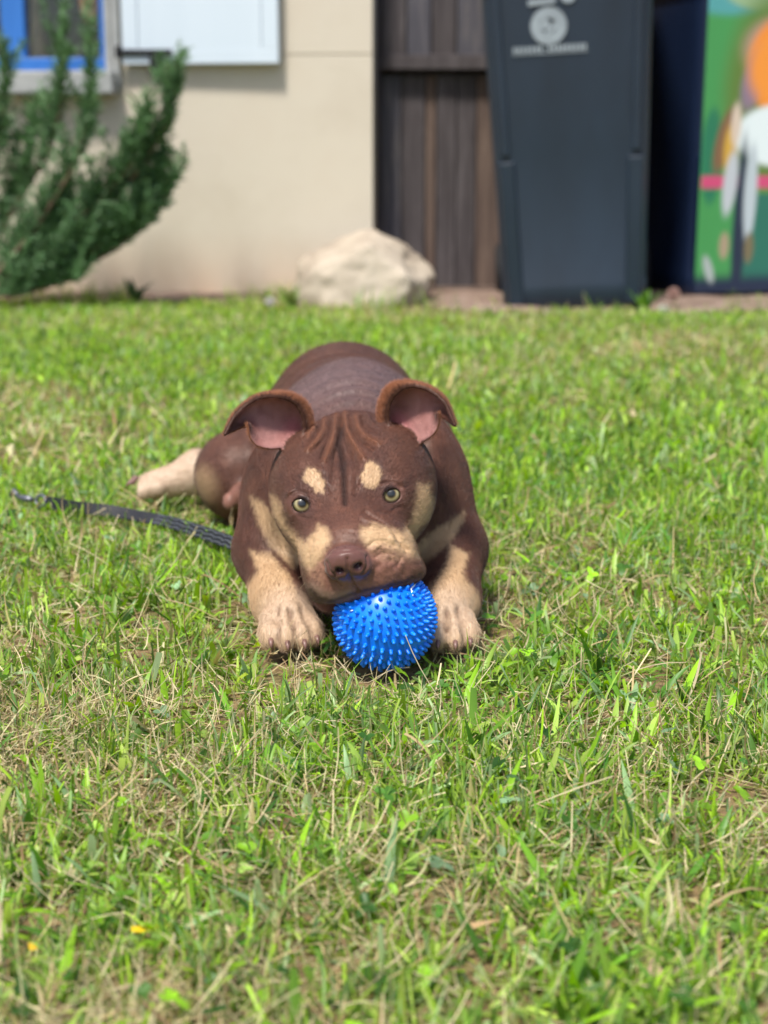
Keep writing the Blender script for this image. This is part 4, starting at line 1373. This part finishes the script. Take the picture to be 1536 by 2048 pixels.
# seam belt: raised smooth band between the rows of nubs
ball = mb.build("ball", m_ball, None, True)
ball.location = BALL
BALLM = rot_axes(A3(-.30, 1, .35), (0.12, 0, 1))
ball.rotation_euler = Matrix(BALLM.tolist()).to_euler()
tag(ball, "bright blue rubber ball with rows of nubs held in the dog's mouth", "ball")
nb = MB()
def nub(dirv, L=.0048, r=.0020):
    d = np.asarray(dirv, float); d /= np.linalg.norm(d)
    a = np.cross(d, (0, 0, 1) if abs(d[2]) < .9 else (1, 0, 0)); a /= np.linalg.norm(a); c = np.cross(d, a)
    n = 8
    v = []
    for h, rr in ((-.0012, 1.35), (.0008, 1.05), (L * .7, .86), (L * .93, .62)):
        for k in range(n):
            th = 2 * math.pi * k / n
            v.append(d * (BR_ + h) + r * rr * (a * math.cos(th) + c * math.sin(th)))
    v.append(d * (BR_ + L))
    q = [(i * n + k, i * n + (k + 1) % n, (i + 1) * n + (k + 1) % n, (i + 1) * n + k) for i in range(3) for k in range(n)]
    t = [(3 * n + k, 3 * n + (k + 1) % n, 4 * n) for k in range(n)]
    nb.add(v, q, t)
for ring in range(-9, 10):
    lat = ring * R(9.0) + (R(4.8) if False else 0)
    if ring == 0: continue
    lat = math.copysign(abs(lat) - R(2.0), lat)
    n = max(3, int(round(35 * math.cos(lat))))
    for k in range(n):
        lon = 2 * math.pi * (k + (.5 if ring % 2 else 0)) / n
        nub((math.cos(lat) * math.cos(lon), math.cos(lat) * math.sin(lon), math.sin(lat)))
nub((0, 0, 1)); nub((0, 0, -1))
dm, nt, b, out = new_mat("saliva_film")
b.inputs["Base Color"].default_value = (.75, .85, .92, 1); b.inputs["Roughness"].default_value = .08; b.inputs["Coat Weight"].default_value = 1.0
drool = MB()
BRT = np.array(ball.rotation_euler.to_matrix()).T
for pts in ([(822, 1178), (829, 1170), (834, 1160)], [(826, 1192), (824, 1183), (822, 1178)], [(700, 1222), (703, 1221), (706, 1221)]):
    q = []
    for px, py in pts:
        a = W(px, py, 1.36) - CAMP; a /= np.linalg.norm(a)
        oc = CAMP - BALL; bq = oc @ a; cq = oc @ oc - (BR_ + .0012) ** 2
        tq = -bq - math.sqrt(max(bq * bq - cq, 0)); q.append(BRT @ (CAMP + a * tq - BALL))
    drool.tube(q, [.0006, .0010, .0005], 6)
dr_ = drool.build("saliva", dm, ball, True); dr_["kind"] = "stuff"
sp = nb.build("nubs", m_ball, ball, True); sp["kind"] = "stuff"
# ------------------------------------------------------------------ lawn
def blades(n, x, y, z, L, w, az, lean, curv, seg, c0, c1, cross=2, twist=None, blunt=None, prof=1.6, fold=.35):
    """ribbons grown from (x, y, z): returns verts, quads, tints"""
    t = np.linspace(0, 1, seg + 1)
    ang = lean[:, None] + curv[:, None] * t[None]                     # from the vertical
    st = L[:, None] / seg
    am = (ang[:, :-1] + ang[:, 1:]) / 2
    h = np.concatenate((np.zeros((n, 1)), np.cumsum(np.sin(am) * st, 1)), 1)
    v = np.concatenate((np.zeros((n, 1)), np.cumsum(np.cos(am) * st, 1)), 1)
    ca, sa = np.cos(az)[:, None], np.sin(az)[:, None]
    cen = np.stack((x[:, None] + h * ca, y[:, None] + h * sa, np.maximum(z[:, None] + v, z[:, None] + .001)), -1)
    tw = (0 if twist is None else twist[:, None] * t[None])
    side0 = np.stack((-sa, ca, np.zeros_like(ca)), -1)                # n,1,3
    tan = np.stack((np.sin(ang) * ca, np.sin(ang) * sa, np.cos(ang)), -1)
    nor = np.cross(np.broadcast_to(side0, tan.shape), tan)
    ctw, stw = np.cos(tw + np.zeros_like(ang))[..., None], np.sin(tw + np.zeros_like(ang))[..., None]
    side = side0 * ctw + nor * stw
    nor2 = nor * ctw - side0 * stw
    tip = np.zeros(n) if blunt is None else blunt
    pw = (1 - t[None] ** prof) * (1 - tip[:, None]) + tip[:, None]
    pw = np.maximum(pw, .05) * (0.65 + .35 * np.minimum(t[None] * 4, 1))
    hw = (w[:, None] * pw / 2)[..., None]
    if cross == 2:
        V = np.stack((cen - side * hw, cen + side * hw), 2)
    else:
        V = np.stack((cen - side * hw + nor2 * hw * fold, cen, cen + side * hw + nor2 * hw * fold), 2)
    m = cross
    V = V.reshape(-1, 3)
    base = (np.arange(n) * (seg + 1) * m)[:, None, None]
    r = (np.arange(seg) * m)[None, :, None]
    q = []
    for k in range(m - 1):
        q.append(np.concatenate((base + r + k, base + r + k + 1, base + r + m + k + 1, base + r + m + k), -1).reshape(-1, 4))
    Q = np.concatenate(q)
    cc = c0[:, None, :] * (1 - t[None, :, None]) + c1[:, None, :] * t[None, :, None]
    cc = np.repeat(cc[:, :, None, :], m, 2).reshape(-1, 3)
    return V, Q, cc

def join(parts):
    V, Q, Cc, o = [], [], [], 0
    for v, q, c in parts:
        V.append(v); Q.append(q + o); Cc.append(c); o += len(v)
    return np.vstack(V), np.vstack(Q), np.vstack(Cc)

def scatter(density, y0, y1, k=.32, pad=.42):
    """random points in the wedge that the camera and its neighbourhood see"""
    ym = np.linspace(y0, y1, 400); wd = 2 * (k * ym + pad)
    n = int(np.trapz(wd, ym) * density)
    cdf = np.cumsum(wd); cdf /= cdf[-1]
    y = np.interp(rng.random(n), cdf, ym)
    x = (rng.random(n) * 2 - 1) * (k * y + pad)
    return x, y

def clear(x, y, z=.012):
    """drop roots under the dog and the ball"""
    P = np.stack((x, y, np.full(len(x), z)), 1).astype(np.float32)
    ok = np.ones(len(x), bool)
    nr = (x > -.36) & (x < .16) & (y > 1.3) & (y < 2.25)
    d = dog_sdf(P[nr], fine=False)
    ok[nr] = d > .004
    ok &= y < strip_y(x) + rng.normal(0, .02, len(x)) + .02
    ok &= ((x - BALL[0]) ** 2 + (y - BALL[1]) ** 2) > .034 ** 2
    return ok
def near_dog(x, y):
    """how much the stems are pressed down beside the dog and the ball"""
    P = np.stack((x, y, np.full(len(x), .03)), 1).astype(np.float32)
    f = np.zeros(len(x))
    nr = (x > -.42) & (x < .22) & (y > 1.24) & (y < 2.35)
    d = dog_sdf(P[nr], fine=False)
    d = np.minimum(d, np.hypot(x[nr] - BALL[0], y[nr] - BALL[1]) - .05)
    f[nr] = 1 - np.clip((d - .002) / .035, 0, 1)
    return f

GREENS = np.array([srgb(122, 166, 52), srgb(154, 196, 46), srgb(102, 148, 56), srgb(176, 202, 92), srgb(164, 190, 136), srgb(70, 110, 42)])
GW = np.array((.22, .22, .16, .16, .12, .12))
STRAW = np.array([srgb(212, 196, 158), srgb(190, 168, 124), srgb(150, 122, 90), srgb(198, 190, 146)])
def gcol(n, pal=GREENS, wts=GW, dry=None):
    c = pal[rng.choice(len(pal), n, p=wts)] * np.exp(rng.normal(-.02, .26, (n, 1)))
    if dry is not None:
        s = STRAW[rng.choice(4, n)]
        k = np.clip(dry, 0, 1)[:, None]
        c = c * (1 - k) + s * k
    return c
U = lambda a, b, n: rng.uniform(a, b, n)
TAU = 2 * math.pi
m_grass = attr_mat("grass_blade", "tint", .40, .45, .4)
m_straw = attr_mat("straw", "tint", .7, .2, .3)

def lawn(density, y0, y1, seg, wscale, lscale, cross, pad=.42):
    parts = []
    x, y = scatter(density, y0, y1, .32, pad)
    ok = clear(x, y); x, y = x[ok], y[ok]
    # clumping
    cl = vnoise(np.stack((x, y, 0 * x), 1), 26, 11) * .6 + vnoise(np.stack((x, y, 0 * x), 1), 70, 12) * .4
    pt = patch(x, y)
    keep = rng.random(len(x)) < np.clip(.30 + 2.3 * (cl - .34) - .6 * (pt - .5), .07, 1)
    x, y, cl, pt = x[keep], y[keep], cl[keep], pt[keep]
    n = len(x)
    L = U(.014, .036, n) * (1 + .8 * (cl - .5)) * lscale
    L *= np.where(rng.random(n) < .07, 1.5, 1)
    w = U(.0012, .0028, n) * wscale
    wide = rng.random(n) < .22
    w[~wide] *= .82; w[wide] *= U(1.5, 2.4, wide.sum()); L[wide] *= .9
    nd_ = near_dog(x, y)
    lean = np.abs(rng.normal(.70, .50, n)) + nd_ * .4
    L *= 1 - .45 * nd_
    c0 = gcol(n, dry=np.where(rng.random(n) < .18, .6, .06)); c1 = gcol(n, dry=np.where(rng.random(n) < .03 + .08 * pt, .85, .08 * pt))
    c0 = c0 * .35 + c1 * .65
    blunt = np.where(rng.random(n) < .4, U(.35, .8, n), 0)
    return blades(n, x, y, ground_z(x, y) - .002, L, w, U(0, TAU, n), lean, rng.normal(.6, .8, n), seg, c0, c1, cross, rng.normal(0, .7, n), blunt)
nearp = lawn(54000, .62, 1.25, 4, 1.5, 1.0, 3)
midp = lawn(56000, 1.25, 2.3, 4, 1.55, .92, 2)
farp = lawn(19000, 2.3, 5.3, 3, 2.5, 1.05, 2, 1.1)
V_, Q_, C_ = join([nearp, midp, farp])
print("grass", len(Q_))
gr = mesh_np("grass", V_, Q_, m_grass, None, True, C_); tag(gr, "short mown green grass covering the lawn", "grass", kind="stuff")

def straw(density, y0, y1, seg, ws):
    x, y = scatter(density, y0, y1)
    ok = clear(x, y, .006)
    pt = patch(x, y) * .6 + .4 * vnoise(np.stack((x, y, 0 * x), 1), 14, 21)
    ok &= rng.random(len(x)) < np.clip(.2 + 2.6 * (pt - .42), .08, 1)
    x, y = x[ok], y[ok]; n = len(x)
    c = STRAW[rng.choice(4, n, p=(.36, .28, .16, .20))] * U(.65, 1.12, n)[:, None]
    return blades(n, x, y, ground_z(x, y) + U(.000, .012, n), U(.012, .045, n) * np.where(rng.random(n) < .08, 1.8, 1), U(.0006, .0016, n) * ws * np.where(rng.random(n) < .06, 2.2, 1), U(0, TAU, n), U(.7, 1.6, n), rng.normal(.1, .9, n), seg, c, c * 1.05, 2, rng.normal(0, 1.2, n), U(.3, 1, n))
V_, Q_, C_ = join([straw(42000, .62, 1.3, 5, .75), straw(10000, 1.3, 2.3, 4, .95), straw(3000, 2.3, 5.2, 3, 2.2)])
dg = mesh_np("dry_grass", V_, Q_, m_straw, None, True, C_); tag(dg, "dry straw clippings lying between the green blades", "dry grass", kind="stuff")

# rounded clover leaves and broad weed leaves between the blades
def clover(density, y0, y1):
    x, y = scatter(density, y0, y1)
    pn = vnoise(np.stack((x, y, 0 * x), 1), 9, 31)
    ok = clear(x, y) & (rng.random(len(x)) < np.clip((pn - .35) * 2.2, .05, 1))
    x, y = x[ok], y[ok]
    V, T, Cc, o = [], [], [], 0
    N = 8
    th = np.arange(N) * TAU / N
    for i in range(len(x)):
        hgt = rng.uniform(.008, .022); r = rng.uniform(.0028, .0046); a0 = rng.random() * TAU
        c = gcol(1, dry=None)[0] * np.array((.72, .82, .95))
        cen = np.array((x[i], y[i], ground_z(x[i], y[i]) + hgt))
        nl = 3 if rng.random() < .7 else 1
        tl = rng.normal(0, .35, 2)
        for k in range(nl):
            a = a0 + k * TAU / 3
            d = np.array((math.cos(a), math.sin(a), rng.normal(.05, .3))); d /= np.linalg.norm(d)
            s = np.cross((0, 0, 1), d); s /= np.linalg.norm(s); up = np.cross(d, s)
            rr = r * (1 + .12 * np.cos(2 * th))
            ring = cen + d * r * 1.02 + (d * np.cos(th)[:, None] + s * np.sin(th)[:, None]) * rr[:, None] + up * (np.abs(np.sin(th)) * r * .3)[:, None]
            ring[:, 2] += tl[0] * (ring[:, 0] - cen[0]) + tl[1] * (ring[:, 1] - cen[1])
            V.append(np.vstack((cen + d * r, ring)))
            T.append(np.stack((np.zeros(N, int), 1 + np.arange(N), 1 + (np.arange(N) + 1) % N), 1) + o); o += N + 1
            Cc.append(np.tile(c * rng.uniform(.85, 1.15), (N + 1, 1)))
    return np.vstack(V), np.vstack(T), np.vstack(Cc)
V_, Q_, C_ = clover(1300, .62, 2.4)
cv = mesh_np("clover", V_, Q_, m_grass, None, True, C_); tag(cv, "small rounded clover leaves scattered through the lawn", "clover", kind="stuff")

def broad(density, y0, y1):
    x, y = scatter(density, y0, y1)
    ok = clear(x, y); x, y = x[ok], y[ok]
    k = rng.integers(2, 6, len(x))
    x = np.repeat(x, k) + rng.normal(0, .004, k.sum()); y = np.repeat(y, k) + rng.normal(0, .004, k.sum())
    n = len(x)
    c = gcol(n) * np.array((.9, 1.0, 1.0)); nd_ = near_dog(x, y)
    return blades(n, x, y, ground_z(x, y), U(.022, .052, n) * (1 - .4 * nd_), U(.0045, .0085, n), U(0, TAU, n), U(.3, 1.0, n) + nd_ * .4, U(.0, 1.0, n), 6, c * .9, c, 3, rng.normal(0, .5, n), None, 2.6, .25)
V_, Q_, C_ = join([broad(420, .62, 1.4), broad(260, 1.4, 2.6)])
bw = mesh_np("weed_leaves", V_, Q_, m_grass, None, True, C_); tag(bw, "broad bladed weed leaves in tufts through the lawn", "weeds", kind="stuff")
# taller unmown tufts at the foot of the wall and bins
x = rng.uniform(-1.7, 1.6, 2600); y = np.where(x < -.1, 5.16, 4.86) + np.abs(rng.normal(0, .10, 2600))
kk = vnoise(np.stack((x, y, 0 * x), 1), 7, 41) > np.where((x > .25) & (x < 1.1), .75, .55)
x, y = x[kk], y[kk]; n = len(x)
c = gcol(n) * .85
V_, Q_, C_ = blades(n, x, y, np.full(n, .01), U(.03, .10, n), U(.002, .005, n), U(0, TAU, n), np.abs(rng.normal(.2, .25, n)), U(.1, 1.0, n), 4, c, c, 2, rng.normal(0, .5, n))
eg = mesh_np("edge_grass", V_, Q_, m_grass, None, True, C_); tag(eg, "longer grass growing along the foot of the wall and bins", "grass", kind="stuff")

# ------------------------------------------------------------------ small single things
def weed(px, py, Y, n, L, label, col_):
    o = empty("weed", (W(px, py, Y)[0], Y, .01)); tag(o, label, "weed")
    for k in range(n):
        c = np.array(col_)[None] * rng.uniform(.8, 1.2)
        v, q, cc = blades(1, np.zeros(1), np.zeros(1), np.zeros(1), U(L * .7, L * 1.2, 1), U(.022, .034, 1), np.array([TAU * k / n + rng.normal(0, .2)]), U(.15, .6, 1), U(.3, .9, 1), 8, c, c, 3, np.zeros(1), None, 2.4, .3)
        mesh_np("leaf", v, q, m_grass, o, True, cc)
weed(1290, 612, 4.90, 8, .085, "leafy green weed growing in front of the slate bin's corner", srgb(96, 140, 56))
weed(272, 600, 5.20, 6, .10, "small dark weed at the foot of the wall beside the shrub", srgb(60, 84, 56))
weed(585, 612, 5.00, 5, .09, "thin green weed growing against the boulder's left side", srgb(110, 128, 70))

def ball_head(px, py, Y, r, label, col_):
    o = empty("seed_head", (0, 0, 0)); tag(o, label, "flower", "pale flower heads in front of the bins")
    c = W(px, py, Y); o.location = (c[0], c[1], .012)
    m = MB().tube([(0, 0, 0), (.004, 0, (c[2] - .012) * .6), (0, 0, c[2] - .012)], [.002, .0016, .0014], 6)
    m.build("stalk", plain_mat("flower_stalk", srgb(110, 130, 70), .6), o, True)
    v = []; q = []
    k = 220
    d = rng.normal(0, 1, (k, 3)); d /= np.linalg.norm(d, axis=1)[:, None]
    s = np.cross(d, rng.normal(0, 1, (k, 3))); s /= np.linalg.norm(s, axis=1)[:, None]
    cc = np.array((0, 0, c[2] - .012))
    V = np.stack((cc + d * r * .2, cc + d * r * .95 + s * r * .18, cc + d * r, cc + d * r * .95 - s * r * .18), 1).reshape(-1, 3)
    i0 = np.arange(k)[:, None] * 4
    mesh_np("flower_head", V, np.hstack((i0, i0 + 1, i0 + 2, i0 + 3)), m_straw, o, False, np.tile(np.array(col_), (len(V), 1)))
ball_head(1347, 588, 4.98, .022, "round pinkish seed head standing before the dark bin side", srgb(190, 160, 150))
ball_head(1326, 620, 4.86, .017, "small white flower low in the grass before the bin", srgb(216, 216, 206))
ball_head(540, 604, 5.05, .017, "small white flower at the foot of the wall left of the boulder", srgb(210, 208, 206))

# leaves lying on the lawn
def fallen(px, py, L, w, az, label, c, cup=.5):
    p = G(px, py, .016)
    cc = np.array(c)[None]
    v, q, k = blades(1, np.array([p[0]]), np.array([p[1]]), np.array([.014]), np.array([L]), np.array([w]), np.array([az]), np.array([1.35]), np.array([cup]), 10, cc, cc * .92, 3, np.array([.5]), None, 2.4, .4)
    o = mesh_np("fallen_leaf", v, q, m_straw, None, True, k); tag(o, label, "leaf", "leaves lying on the lawn")
fallen(262, 1850, .026, .011, .1, "bright yellow leaf lying in the grass at the lower left", srgb(222, 190, 30))
fallen(1310, 1950, .022, .011, 1.5, "pale pinkish brown dry leaf in the grass at the lower right", srgb(190, 160, 136))
fallen(925, 1845, .026, .010, .3, "curled tan dry leaf in the grass below the ball", srgb(196, 164, 120))
fallen(70, 1895, .010, .005, 2.2, "tiny yellow leaf at the lower left edge of the lawn", srgb(214, 176, 40))

# ------------------------------------------------------------------ leash
lp = [G(478, 1092, .035), G(420, 1070, .030), G(345, 1046, .026), G(285, 1034, .026), G(220, 1022, .027), G(150, 1014, .028), G(92, 1004, .028)]
lc = catmull(lp, 60)
m_strap, nt, b, out = new_mat("leash_webbing")
v = coords(nt, (1, 1, 1))
ck = nt.nodes.new("ShaderNodeTexWave"); ck.inputs["Scale"].default_value = 260; ck.inputs["Distortion"].default_value = .5
nt.links.new(v, ck.inputs[0])
nt.links.new(ramp(nt, ck.outputs[1], [(.2, srgb(12, 13, 20)), (.9, srgb(24, 25, 36))]), b.inputs["Base Color"])
b.inputs["Roughness"].default_value = .55
bump(nt, ck.outputs[1], b, .4, .0008)
wdt = .016
tan = np.gradient(lc, axis=0); tan /= np.linalg.norm(tan, axis=1)[:, None]
twi = np.linspace(.75, 1.15, 60) + .25 * np.sin(np.linspace(0, 9, 60))
sd = np.cross(tan, (0, 0, 1)); sd /= np.linalg.norm(sd, axis=1)[:, None]; upv = np.cross(sd, tan)
sv = sd * np.cos(twi)[:, None] + upv * np.sin(twi)[:, None]; nv2 = np.cross(sv, tan)
def ribbon(lc, sv, nv2, w, th, off=0.0):
    m = MB(); n = len(lc)
    V = np.stack([lc + sv * w / 2 * a + nv2 * (th * b_ + off) for a, b_ in ((-1, -.5), (1, -.5), (1, .5), (-1, .5))], 1).reshape(-1, 3)
    q = [(i * 4 + k, i * 4 + (k + 1) % 4, i * 4 + 4 + (k + 1) % 4, i * 4 + 4 + k) for i in range(n - 1) for k in range(4)]
    q += [(3, 2, 1, 0), (n * 4 - 4, n * 4 - 3, n * 4 - 2, n * 4 - 1)]
    return m.add(V, q)
leash = empty("leash", tuple(lc[30])); tag(leash, "black webbing leash with grey reflective stitching trailing left of the dog", "leash")
o0 = lc[30]
ribbon(lc - o0, sv, nv2, wdt, .0028).build("strap", m_strap, leash, False)
m_refl = noisy_mat("reflective_thread", srgb(58, 61, 70), srgb(98, 102, 112), 300, rough=.35, bstr=.3)
for off in (-.0055, .0, .0055):
    for i in range(0, 26, 1):
        if i % 2 and off == 0: continue
        seg = slice(i, i + 2)
        for sgn in (-1, 1):
            pass
    st = ribbon(lc[:26] - o0 + sv[:26] * (off + .0012 * np.sin(np.arange(26) * 2.2))[:, None], sv[:26], nv2[:26], .0016, .0012, .0018)
    st2 = ribbon(lc[:26] - o0 + sv[:26] * (off + .0012 * np.sin(np.arange(26) * 2.2))[:, None], sv[:26], nv2[:26], .0016, .0012, -.0018)
    st.build("stitching", m_refl, leash); st2.build("stitching", m_refl, leash)
m_clip = plain_mat("clip_metal", srgb(110, 112, 120), .4, .6)
e = lc[-1] - o0
cm = MB()
th = np.linspace(0, TAU, 24)
d_ = tan[-1]; s_ = sv[-1]
cm.tube([e + d_ * (.010 + .009 * math.cos(t)) + s_ * .008 * math.sin(t) for t in th], .0022, 6, False)
cm.tube([e + d_ * .026, e + d_ * .040, e + d_ * .055], [.004, .005, .003], 8)
cm.build("clip", m_clip, leash, True)
rb = MB()
rb.tube([e + d_ * .052 + s_ * .0, e + d_ * .062 + A3(0, 0, .008), e + d_ * .07], [.003, .004, .002], 8)
rb.build("hook", m_clip, leash, True)
